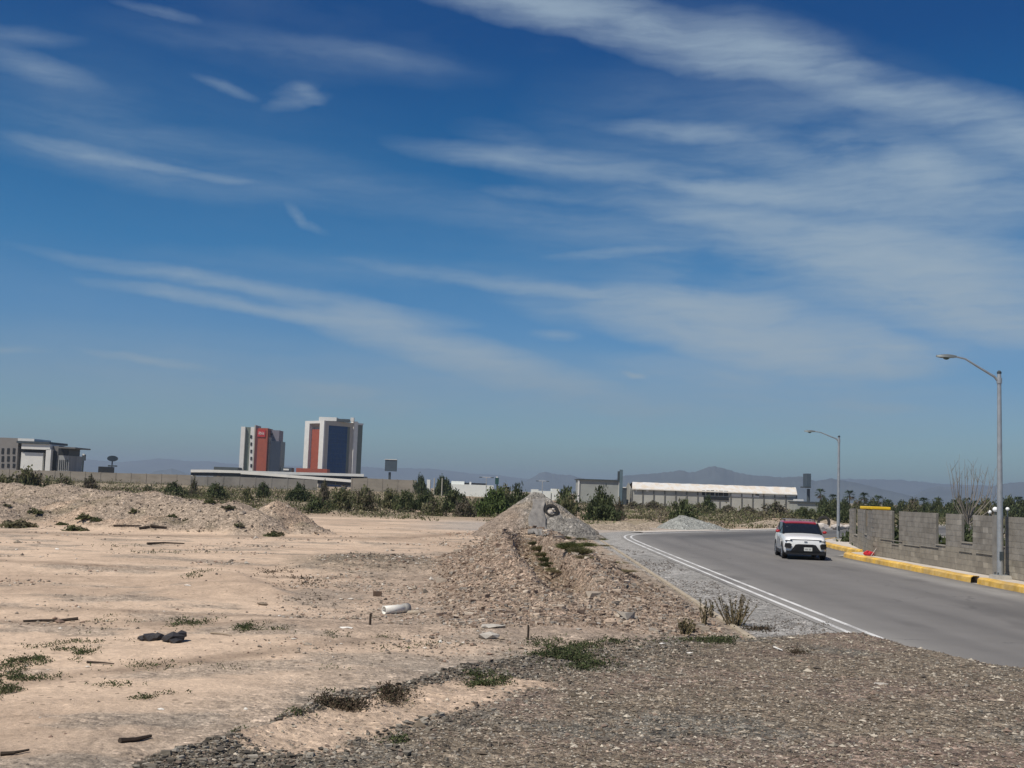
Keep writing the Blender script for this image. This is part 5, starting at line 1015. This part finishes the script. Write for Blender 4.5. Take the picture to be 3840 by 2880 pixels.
# ================================================================== things lying on the lot
PVC=M('pvc_white',(.74,.72,.66),.45,.06,3.0,grime=.25)
a=gp(829,1327); b=gp(879,1324); L=(b-a).length; m_=MB(); rr_=.088; dv=(b-a).normalized(); k=22
t=thing('plastic_pipe','short thick white plastic pipe lying on the bare earth of the lot','pipe'); pa=a+Vector((0,0,rr_*.9)); pb=b+Vector((0,0,rr_*.9)); m_.tube([pa,pb],rr_,k,cap=False); o=m_.build('tube',PVC,t,smooth=True); sm=o.modifiers.new('w','SOLIDIFY'); sm.thickness=.02; sm.offset=-1
m_=MB(); m_.tube([pb-dv*.1,pb+dv*.03],rr_+.018,k,cap=False); o=m_.build('socket',M('pvc_grey',(.30,.29,.27),.6),t,smooth=True); sm=o.modifiers.new('w','SOLIDIFY'); sm.thickness=.03; sm.offset=-1
m_=MB(); u=.42; mid=pa.lerp(pb,u); m_.box((mid.x,mid.y-rr_-.002,mid.z-.03),(.14,.008,.035)); m_.build('printed_label',M('faded_print',(.30,.29,.27),.7,.5,14),t)
WOOD=M('weathered_wood',(.16,.12,.085),.9,.3,8,.3,stretch=(1,1,1)); PALEW=M('pale_wood',(.50,.43,.33),.85,.15,6,.2)
def board(v0,y0,v1,y1,w_,th,mat,name,label,cat,lift=.0):
    a=gp(v0,y0); b=gp(v1,y1); m_=MB(); d=(b-a); L=d.length; rz=math.atan2(d.y,d.x); c=(a+b)/2; m_.box((0,0,0),(L,w_,th)); 
    for k in range(8): m_.v[k]=(m_.v[k][0]+(.01 if k%2 else -.015),m_.v[k][1]+(.006 if k%3 else -.008),m_.v[k][2])
    o=m_.build(name,mat,bevel=min(th,w_)*.15); o.location=(c.x,c.y,max(c.z,(a.z+b.z)/2)+th/2+lift); o.rotation_euler=(0,-math.asin((b.z-a.z)/L),rz); return tag(o,label,cat)
board(880,1325,905,1325,.06,.05,PALEW,'wooden_board','thin pale board lying at the right end of the white pipe','board')
def stick(pts,rad_,mat,name,label,cat,lift=.02):
    q=[gp(*p)+Vector((0,0,lift)) for p in pts]; m_=MB(); n=len(q); m_.tube(q,[rad_*(1-.5*i/(n-1)) for i in range(n)],6); return tag(m_.build(name,mat),label,cat)
DRYW=M('dark_wood',(.055,.042,.032),.95,.2,6,.3)
stick([(168,1341),(130,1343),(90,1344),(50,1344)],.035,DRYW,'stick','long straight dark stick on the sand at the left','stick'); stick([(318,1177),(355,1176),(398,1177)],.05,DRYW,'branch','dark branch lying on the pale track in the middle left','branch',.05)
stick([(455,1370),(480,1372),(500,1375)],.018,M('grey_twig',(.33,.27,.20)),'twig','thin pale twig left of the dark rubber lumps','twig'); stick([(187,1434),(215,1436),(246,1438)],.016,DRYW,'twig','thin dark twig lying among weeds on the sand, left of the sacks','twig'); stick([(258,1607),(290,1604),(326,1597)],.03,DRYW,'branch','broken dark branch on the sand beside the lower left gravel edge','branch'); stick([(0,1635),(30,1632),(62,1626)],.02,DRYW,'twig','dark twig at the lower left picture edge','twig')
stick([(245,1138),(280,1140),(305,1141)],.05,DRYW,'plank','thin dark plank at the foot of the left earth mounds','plank',.06); board(300,1143,322,1144,.2,.09,DRYW,'plank','thick dark plank at the foot of the left earth mounds, right of the thin one','plank'); stick([(325,1140),(340,1143),(360,1147)],.08,DRYW,'log','short dark log at the mound foot, right of the planks','log',.1)
# dark rubber lumps
a=gp(330,1384); b=gp(368,1386); SACK=M('black_sack',(.035,.033,.036),.6,.3,5,.6)
m_=MB(); m_.rock((a.x,a.y,a.z+.04),(.40,.3,.20),31,.3,1); m_.rock((a.x-.12,a.y-.03,a.z+.03),(.26,.2,.10),39,.1,1); m_.rock((a.x+.08,a.y-.05,a.z+.07),(.2,.16,.12),44,.5,1); tag(m_.build('black_sack',SACK),'crumpled black sack, left one of the pair on the sand','sack'); m_=MB(); m_.rock((b.x+.05,b.y-.05,b.z+.06),(.46,.3,.20),34,-.2,1); m_.rock((b.x+.14,b.y-.2,b.z+.03),(.28,.18,.10),35,.4,1); m_.rock((b.x+.16,b.y,b.z+.11),(.22,.2,.14),36,.9,1); tag(m_.build('black_sack',SACK),'crumpled black sack, right one of the pair on the sand','sack')
# bricks, slabs, scraps
m_=MB(); a=gp(815,1288); m_.box((a.x,a.y,a.z+.055),(.20,.11,.12),.1); tag(m_.build('brick',M('brown_brick',(.13,.09,.065),.9,.2,8,.3),bevel=.01),'brown block standing on the bare earth behind the white pipe','brick')
def slab(v,y,w_,d_,h,seed,mat,label,name='stone_slab',cat='slab'):
    a=gp(v,y); m_=MB(); m_.rock((a.x,a.y,a.z+h*.12),(w_*.62,d_*.55,h*.6),seed,0,1); return tag(m_.build(name,mat),label,cat)
LS=M('limestone',(.44,.41,.36),.9,.15,4,.3); WH=M('white_scrap',(.78,.76,.70),.7,.08,5)
slab(1064,1356,.85,.8,.16,41,LS,'larger flat pale slab right of the stake, among the rubble'); slab(1056,1379,.72,.6,.26,42,LS,'lower flat pale slab just below the larger one')
for i,(v,y,w_,h,l) in enumerate(((405,1266,.32,.08,'small white scrap on the sand in the upper left of the lot'),(604,1331,.14,.05,'tiny white scrap on the sand left of the stakes'),(347,1534,.16,.05,'white scrap on the sand near the lower left gravel edge'),(531,1534,.10,.06,'round white pebble just above the dark gravel edge'),(123,1187,.30,.12,'white scrap far out on the sand below the mounds'),(36,1188,.2,.1,'white scrap near the left picture edge below the mounds'),(746,1357,.50,.06,'flat white board scrap left of the short stake'),(951,1390,.14,.12,'pale pink stone right of the pipe, below it'),(1430,1392,.22,.07,'white flat scrap on the gravel, left of the dry stalks'),(1904,1480,.34,.07,'large pale flat stone on the gravel near the road'),(1490,1412,.18,.06,'white chip left of the white rod'),(1744,1020+690,.0,.0,''),(1250,1362,.22,.08,'pale chip below the second stake'),(1750,1124+1,.0,.0,''),(1287,1350,.3,.08,'pale broken slab at the right of the second stake'),(740,1201,.25,.12,'white stone at the foot of the far gravelly hump'))):
    if w_>0: slab(v,y,w_,w_*.6,h,70+i,WH if i<9 or i==10 else LS,l,'scrap' if 'stone' not in l and 'pebble' not in l else 'stone','scrap' if 'stone' not in l and 'pebble' not in l else 'stone')
stick([(1672,1402),(1690,1409)],.016,WH,'white_rod','short white rod lying on the gravel below the dry stalks','rod',.03)
def stake(v,yt,yb,r_,label):
    a=gp(v,yb); d=P(v+ (yb-yt)*.02,yt,a.y); m_=MB(); m_.tube([(a.x,a.y,a.z-.1),(a.x+.005,a.y,a.z+.2),(a.x,a.y,d.z)],[r_,r_,r_*.9],7); tag(m_.build('stake',DRYW),label,'stake')
stake(799,1325,1350,.022,'short dark stake standing left below the white pipe'); stake(1140,1350,1384,.018,'thin dark stake standing in the rubble right of the pale slabs')
# red bag by the kerb
a=P(1883,1205,50.6); t=thing('red_bag','crumpled red bag lying on the pavement where the block wall bends','bag',(15.98,50.7,.2)); m_=MB(); m_.rock((0,0,.09),(.44,.36,.26),81,.2,2); m_.rock((.2,.05,.08),(.22,.22,.19),83,0,2); m_.build('bag_body',M('red_plastic',(.62,.03,.05),.5,.3,6,.5),t,smooth=True); m_=MB(); m_.rock((-.06,-.12,.19),(.12,.08,.09),84,0,2); m_.build('bag_knot',M('red_plastic',(.6,.03,.05)),t,smooth=True)
m_=MB(); m_.tube([(16.33,50.6,.2),(16.32,50.6,.72)],.018,6); m_.tube([(16.05,50.5,.2),(16.33,50.6,.55)],.012,6); tag(m_.build('metal_stake',M('pale_metal',(.5,.48,.45))),'thin pale metal stake leaning beside the red bag','stake')

# ================================================================== stones
OCT=np.array([(1,0,0),(-1,0,0),(0,1,0),(0,-1,0),(0,0,1),(0,0,-1)],float); OF=np.array([(0,2,4),(2,1,4),(1,3,4),(3,0,4),(2,0,5),(1,2,5),(3,1,5),(0,3,5)])
CUB=np.array([(a,b,c) for c in (-.75,.75) for b in (-.75,.75) for a in (-.75,.75)],float); CF=np.array([(0,2,3),(0,3,1),(4,5,7),(4,7,6),(0,1,5),(0,5,4),(2,6,7),(2,7,3),(0,4,6),(0,6,2),(1,3,7),(1,7,5)])
def stones(name,label,x,y,size,pal,seed,flat=.6,sink=.2,cube=False):
    B_,BF=(CUB,CF) if cube else (OCT,OF); nv_=len(B_)
    g=np.random.default_rng(seed); n=len(x); z=height(x,y); k=B_[None]*g.uniform(.7,1.15,(n,nv_,1))+g.normal(0,.16,(n,nv_,3)); k=k*np.stack([g.uniform(.8,1.4,n),g.uniform(.6,1.0,n),np.full(n,flat)*g.uniform(.7,1.2,n)],1)[:,None]*size[:,None,None]
    a=g.uniform(0,6.28,n); ca,sa=np.cos(a)[:,None],np.sin(a)[:,None]; X=k[...,0]*ca-k[...,1]*sa+x[:,None]; Yk=k[...,0]*sa+k[...,1]*ca+y[:,None]; Z=k[...,2]+z[:,None]+size[:,None]*sink
    cc=np.array(pal)[g.integers(0,len(pal),n)]*g.uniform(.7,1.25,(n,1)); V=np.stack([X,Yk,Z],-1).reshape(-1,3); F=(BF[None]+nv_*np.arange(n)[:,None,None]).reshape(-1,3)
    o=npmesh(name,V,F,M('stone',(.3,.3,.3),.9,.15,30,attr=True,spec=.25),col=np.repeat(cc,nv_,0)); tag(o,label,'gravel' if 'gravel' in name else 'rubble',kind='stuff')
g=np.random.default_rng(99)
def polar(n,r0,r1,a0=-30,a1=30):
    r_=r0*np.exp(g.uniform(0,1,n)*math.log(r1/r0)); a=np.radians(g.uniform(a0,a1,n)); return r_*np.sin(a),r_*np.cos(a),r_
GP_=[(.195,.16,.12),(.235,.195,.145),(.155,.125,.095),(.28,.235,.18),(.11,.095,.08),(.36,.32,.26),(.22,.165,.13),(.20,.185,.16),(.47,.42,.34)]
x,y,r_=polar(150000,5.2,24); z=zones(x,y); sd2,_,_=segd(x,y,[(-1.55,8.6),(-.9,10.3),(-.2,12.0),(.1,12.6)]); k=(z['plat']>.0)&((sd2+.5*fbm(x*1.6,y*1.6,4,117)>.42)|(g.random(len(x))<.12)); x,y,r_=x[k],y[k],r_[k]; s_=np.exp(g.normal(math.log(.0078),.48,len(x)))*(r_/7)**.45; s_=np.minimum(s_,.06)
stones('gravel','loose brown grey gravel spread over the foreground',x,y,s_,GP_,1)
DK=[(.125,.11,.088),(.165,.145,.115),(.09,.08,.065),(.22,.20,.165),(.15,.12,.095),(.33,.30,.25)]  # dark stones, their tones also carrying the shade of the bank face
x,y,r_=polar(160000,6,24,-30,12); z=zones(x,y); sd3,_,_=segd(x,y,[(-1.55,8.6),(-.9,10.3),(-.2,12.0),(.1,12.6)]); k=(z['plat']>-.45)&(z['plat']<2.3)&(x<3)&(sd3>.36)&(g.random(len(x))<.9*ss(2.4,.5,z['plat']+.8*fbm(x*1.5,y*1.5,3,119))); x,y,r_=x[k],y[k],r_[k]
stones('rubble','dark broken stones along the edge of the gravel platform',x,y,np.minimum(np.exp(g.normal(math.log(.0095),.55,len(x)))*(r_/9)**.3,.035),DK,2,cube=True)
PK=[(.33,.25,.19),(.38,.295,.22),(.28,.21,.16),(.43,.35,.27),(.22,.165,.125),(.30,.27,.23),(.48,.41,.33)]
x=g.uniform(-4.5,5,110000); y=20*np.exp(g.uniform(0,1,110000)*math.log(3.4)); z=zones(x,y); k=(z['ridge']>.05)&(g.random(len(x))<.75); x,y=x[k],y[k]
stones('rubble','pinkish clods and stones covering the earth bank',x,y,np.exp(g.normal(math.log(.019),.6,len(x)))*(y/30)**.5,PK,3,cube=True)
SP=[(.36,.29,.22),(.42,.35,.27),(.30,.24,.18),(.24,.20,.15),(.46,.40,.33)]
n=30000; y=g.uniform(50,80,n); x=g.uniform(-36,-8,n); z=zones(x,y); k=(z['mound']>.06)&(g.random(n)<.5); x,y=x[k],y[k]
stones('rubble','pale clods and stones on the left earth mounds',x,y,np.exp(g.normal(math.log(.03),.5,len(x))),SP,4,cube=True)
n=90000; x,y,r_=polar(n,9,70,-30,16); z=zones(x,y); dn=fbm(x*.45,y*.45,4,601)+.35*ss(-7,1,x)*ss(14,20,y)+.4*np.exp(-(((x+4.3)/2.3)**2+((y-37.5)/4)**2))*1.3-.06; k=(z['plat']<0)&(z['road_out']<-2.1)&(z['ridge']<.08)&(z['mound']<.1)&(g.random(n)<ss(.0,.35,dn)*.8+.012); x,y,r_=x[k],y[k],r_[k]
stones('rubble','scattered small stones and crumbs over the bare lot',x,y,np.exp(g.normal(math.log(.014),.5,len(x)))*(r_/14)**.7,[(.20,.17,.14),(.26,.21,.16),(.13,.11,.09),(.33,.28,.22),(.30,.21,.16),(.5,.46,.4)],5)
n=26000; y=17*np.exp(g.uniform(0,1,n)*math.log(3.2)); x=g.uniform(4.5,7.4,n); z=zones(x,y); dn=fbm(x*1.2,y*.5,4,611); k=(z['road_out']>-2.0)&(z['plat']<.1)&(g.random(n)<.55*ss(-.1,.2,dn)+.5*ss(-.9,0,z['plat'])); x,y=x[k],y[k]; k=(x<6.3)|(g.random(len(x))<.22*ss(32,20,y)); x,y=x[k],y[k]
stones('gravel','dark and pale chips sprinkled on the road shoulder',x,y,np.exp(g.normal(math.log(.016),.4,len(x)))*(y/22)**.5,[(.12,.11,.10),(.20,.19,.18),(.38,.36,.34),(.16,.14,.12)],6)

# ================================================================== low plants
def carpet(label,spots,seed,pal,name='ground_weeds',leaf=.02,hgt=.05,n=900):
    g=np.random.default_rng(seed); Xs=[];Ys=[];K=[];HH=[]
    for (v,y,rx,ry,dn,hh) in spots:
        a=gp(v,y); rr_=rx/2458*a.y; d_=max(ry*a.y*a.y/(2458*2.0),.12); m=int(n*dn); u=g.normal(0,.5,m); w_=g.normal(0,.5,m); x=a.x+u*rr_; yy=a.y+w_*d_
        c_=fbm(x*2.2,yy*2.2,3,seed+5); q=(c_>.03)&(g.random(m)<.75); Xs.append(x[q]); Ys.append(yy[q]); HH.append(np.full(q.sum(),hh)*g.uniform(.2,1,q.sum()))
    x=np.concatenate(Xs); y=np.concatenate(Ys); hh=np.concatenate(HH); N0=len(x); z=height(x,y); m=3; leaf*=.62; hh=hh*.55; c=np.repeat(np.stack([x,y,z+hh],1),m,0); N=len(c); sc=leaf*(np.repeat(y,m)/13)**.6
    c+=g.normal(0,1,(N,3))*sc[:,None]*1.4; d=g.normal(0,1,(N,3)); d[:,2]=np.abs(d[:,2])*.8+.2; d/=np.linalg.norm(d,axis=1)[:,None]; e=np.cross(d,g.normal(0,1,(N,3))); e/=np.linalg.norm(e,axis=1)[:,None]; s=(sc*g.uniform(.6,1.5,N))[:,None]
    cc=np.array(pal)[g.integers(0,len(pal),N)]*g.uniform(.7,1.3,(N,1)); V=np.stack([c-d*s,c+e*s*.5,c+d*s,c-e*s*.5],1).reshape(-1,3)
    o=npmesh(name,V,np.arange(N*4).reshape(N,4),LEAF,col=np.repeat(cc,4,0)); tag(o,label,'weeds',kind='stuff')
WGR=[(.09,.115,.045),(.065,.09,.035),(.12,.135,.065),(.08,.09,.045),(.11,.10,.06)]
carpet('small dark green creeping weeds sprouting from the pale sand',[(20,1500,55,14,1.6,.10),(60,1465,70,14,1.2,.06),(90,1445,60,12,1.1,.05),(30,1470,55,12,1.0,.05),(110,1425,55,10,.9,.05),(150,1402,60,9,.8,.05),(60,1425,50,8,.6,.04),(200,1387,60,7,.6,.05),(15,1440,30,8,.5,.05),(175,1412,30,6,.4,.04),(100,1400,60,8,.4,.04),(230,1375,50,5,.3,.04),(20,1540,40,8,.3,.05),(320,1440,80,8,.25,.03),(250,1480,60,8,.25,.03),(640,1540,60,8,.3,.03),(800,1380,80,8,.35,.03),(900,1400,90,10,.4,.03),(700,1440,90,8,.25,.02),(450,1440,90,6,.2,.02),(690,1370,50,5,.25,.03),(415,1345,50,9,1.0,.09),(385,1355,40,6,.5,.07),(445,1338,30,7,.4,.07),(540,1358,34,6,.8,.08),(600,1362,50,4,.3,.04),(240,1338,40,5,.25,.04),(250,1360,30,4,.15,.04),(300,1345,20,3,.1,.04),(370,1505,40,6,.25,.05),(310,1510,30,5,.25,.05),(330,1522,20,5,.15,.05),(550,1610-20,50,8,.15,.03),(520,1602-20,40,6,.1,.03),(500,1560,60,5,.2,.03),(560,1556,60,5,.2,.03),(440,1236,40,5,.2,.04),(430,1245,30,3,.2,.05),(1040,1470-20,10,3,.05,.03),(250,1090+90,60,5,.2,.05),(330,1195,60,4,.3,.06),(420,1105+90,60,4,.25,.05),(700,1495,30,3,.1,.04)],21,WGR,n=620)
carpet('green weed patches growing among the stones at the gravel edge',[(1215,1425,85,20,3.2,.12),(1180,1410,50,14,1.2,.10),(1270,1440,50,14,1.2,.10),(1250,1400,60,10,.8,.08),(1050,1470,42,14,1.6,.10),(1030,1480,35,9,.7,.08),(880,1600,40,14,.55,.06),(1560,1385,60,7,.9,.08),(1500,1388,50,7,.5,.06),(1440,1395,60,8,.4,.06),(860,1500+10,60,8,.2,.05),(1330,1395,50,8,.5,.06)],22,WGR+[(.045,.06,.03)],leaf=.022,n=900)
carpet('dry dark brown creepers on the stones above the gravel edge, with other brown leaf patches standing in for shade',[(800,1505,75,16,2.6,.14),(740,1528,55,12,1.2,.10),(700,1540,40,10,.5,.08),(1630,1358,42,6,.9,.07),(1710,1410,30,4,.4,.05),(660,1265,60,10,.3,.03),(590,1237,40,7,.35,.04),(640,1250,50,8,.3,.04),(690,1290,50,8,.15,.03),(1750,1352,40,5,.25,.04)],23,[(.10,.075,.05),(.075,.055,.04),(.13,.10,.07),(.06,.06,.035)],leaf=.022,n=900)  # patches by stalks, white rod and low sand bank stand in for shade
# weed growth in and beside the trench on the bank
def blades(key,n,seed,pal,lean=.5):
    if key in ME: return ME[key]
    g=np.random.default_rng(seed); r_=np.sqrt(g.uniform(0,1,n))*.75; th=g.uniform(0,6.28,n); b0=np.stack([r_*np.cos(th),r_*np.sin(th),np.zeros(n)],1); up=np.stack([g.normal(0,lean,n)*.45+np.cos(th)*r_*.35,g.normal(0,lean,n)*.45+np.sin(th)*r_*.35,g.uniform(.35,1,n)*(1-.45*r_)],1)
    sd=np.cross(up,g.normal(0,1,(n,3))); sd/=np.linalg.norm(sd,axis=1)[:,None]; w_=g.uniform(.012,.03,(n,1)); mid=b0+up*.55; tip=b0+up+np.stack([up[:,0],up[:,1],-.12*np.ones(n)],1)*.3
    V=np.stack([b0,mid+sd*w_,tip,mid-sd*w_],1).reshape(-1,3); cc=np.array(pal)[g.integers(0,len(pal),n)]*g.uniform(.7,1.3,(n,1)); o=npmesh(key,V,np.arange(4*n).reshape(n,4),LEAF,col=np.repeat(cc,4,0)); ME[key]=o.data; bpy.data.objects.remove(o); return ME[key]
BL={'green':('bl_green',2200,1,[(.11,.13,.045),(.15,.16,.06),(.08,.10,.035),(.19,.18,.08)]),'olive':('bl_olive',1800,2,[(.13,.13,.055),(.17,.16,.075),(.09,.10,.04),(.22,.19,.11)]),'dark2':('bl_dark',1300,3,[(.075,.085,.04),(.11,.11,.05),(.06,.07,.03)]),'pale':('bl_pale',900,4,[(.24,.20,.12),(.18,.16,.09),(.28,.24,.15)])}
def tuft(v,y,w_,h,kind,label,group=None,name='weed_clump'):
    a=gp(v,y); t=thing(name,label,'weed',(a.x,a.y,a.z-.04),v*.37,group); f=put(bpy.data.objects.new('foliage',blades(*BL[kind])),t); f.scale=(w_,w_,h)
YG='olive'
for i,(v,y,w_,h,k,l) in enumerate(((1232,1186,.32,.30,'green','yellowish green weed low on the left of the weed patch on the bank'),(1252,1196,.30,.26,'olive','lowest yellowish weed of the patch on the right flank of the bank'),(1268,1180,.42,.30,'green','broad green weed in the middle of the patch on the bank'),(1290,1166,.40,.22,'green','spreading green weed at the right end of the patch on the bank'),(1222,1164,.26,.24,'olive','olive weed beside the foot of the grey sheet'),(1247,1166,.45,.26,'olive','olive weed at the back of the patch below the grey heap'),(1262,1205,.22,.14,'pale','tiny straw coloured tuft below the weed patch'),(1160,1176,.34,.24,'dark2','dark weed in the upper trench of the earth bank'),(1178,1200,.30,.2,'olive','small weed in the middle of the trench'),(1192,1222,.32,.2,'dark2','small dark weed low in the trench'),(1168,1188,.3,.26,'olive','olive weed between the two upper dark trench weeds'),(1184,1211,.3,.2,'dark2','dark weed in the lower middle of the trench'),(1201,1231,.28,.14,'olive','little olive weed near the trench end'),(1208,1238,.3,.12,'pale','dry weed at the lower end of the trench'),(1308,1180,.35,.16,'pale','pale dry weed right of the green weed patch'),(1325,1215,.5,.10,'olive','flat olive weed on the right slope of the bank'),(1345,1235,.4,.08,'pale','flat dry weed low on the right slope of the bank'))): tuft(v,y,w_,h,k,l)
# tall dry stalks beside the shoulder
def stalks(v,y,n,h,spread,seed,label):
    a=gp(v,y); r=random.Random(seed); t=thing('dry_stalks',label,'dry plant',(a.x,a.y,a.z-.03)); mb=MB(); lf=[]
    for i in range(n):
        aa=r.uniform(0,6.28); s=r.uniform(.02,spread); hh=h*r.uniform(.55,1.05); lean=Vector((math.cos(aa)*s*1.6,math.sin(aa)*s*1.6,hh)); b0=Vector((math.cos(aa)*s*.5,math.sin(aa)*s*.5,0)); mid=b0.lerp(lean,.5)+Vector((r.uniform(-.03,.03),r.uniform(-.03,.03),0)); mb.tube([b0,mid,lean],[.012,.010,.004],5)
        for k in range(16): q=r.uniform(.15,1); lf.append(mid.lerp(lean,q*2-1) if q>.5 else b0.lerp(mid,q*2))
    mb.build('stems',M('dry_stem',(.20,.155,.09),.9,.2,8),t); g=np.random.default_rng(seed); c=np.repeat(np.array([tuple(p) for p in lf]),2,0); N=len(c); c=c+g.normal(0,.012,(N,3)); d=g.normal(0,1,(N,3)); d[:,2]+=.8; d/=np.linalg.norm(d,axis=1)[:,None]; e=np.cross(d,g.normal(0,1,(N,3))); e/=np.linalg.norm(e,axis=1)[:,None]; s=g.uniform(.012,.035,(N,1))
    V=np.stack([c-d*s,c+e*s*.5,c+d*s,c-e*s*.5],1).reshape(-1,3); cc=np.array([(.17,.14,.08),(.12,.11,.05),(.20,.17,.11)])[g.integers(0,3,N)]*g.uniform(.7,1.2,(N,1)); npmesh('leaves',V,np.arange(N*4).reshape(N,4),LEAF,parent=t,col=np.repeat(cc,4,0))
stalks(1588,1352,26,.62,.28,1,'tallest and widest clump of dry upright stalks beside the road shoulder'); stalks(1521,1350,7,.52,.07,2,'slim pair of dry stalks left of the tallest clump'); stalks(1537,1335,4,.42,.05,5,'single thin dry stalk close beside the edging'); stalks(1478,1372,12,.32,.13,3,'lowest clump of dry stalks, furthest left by the gravel edge'); stalks(1495,1366,6,.28,.1,4,'short stalks leaning at the right of the lowest dry clump')

# ================================================================== air
hz=bpy.data.materials.new('haze_air'); hz.use_nodes=True; t=NT(hz.node_tree); t.n.clear(); pv=t.new('ShaderNodeVolumePrincipled'); pv.inputs['Color'].default_value=(.64,.77,.93,1); pv.inputs['Density'].default_value=HAZE; pv.inputs['Anisotropy'].default_value=.2
t.l.new(pv.outputs[0],t.new('ShaderNodeOutputMaterial').inputs[1])
m_=MB(); m_.box2(-14500,14500,-14500,14500,-16,225); o=m_.build('haze',hz); o['kind']='stuff'; o['label']='thin blue haze in the air over the whole plain'
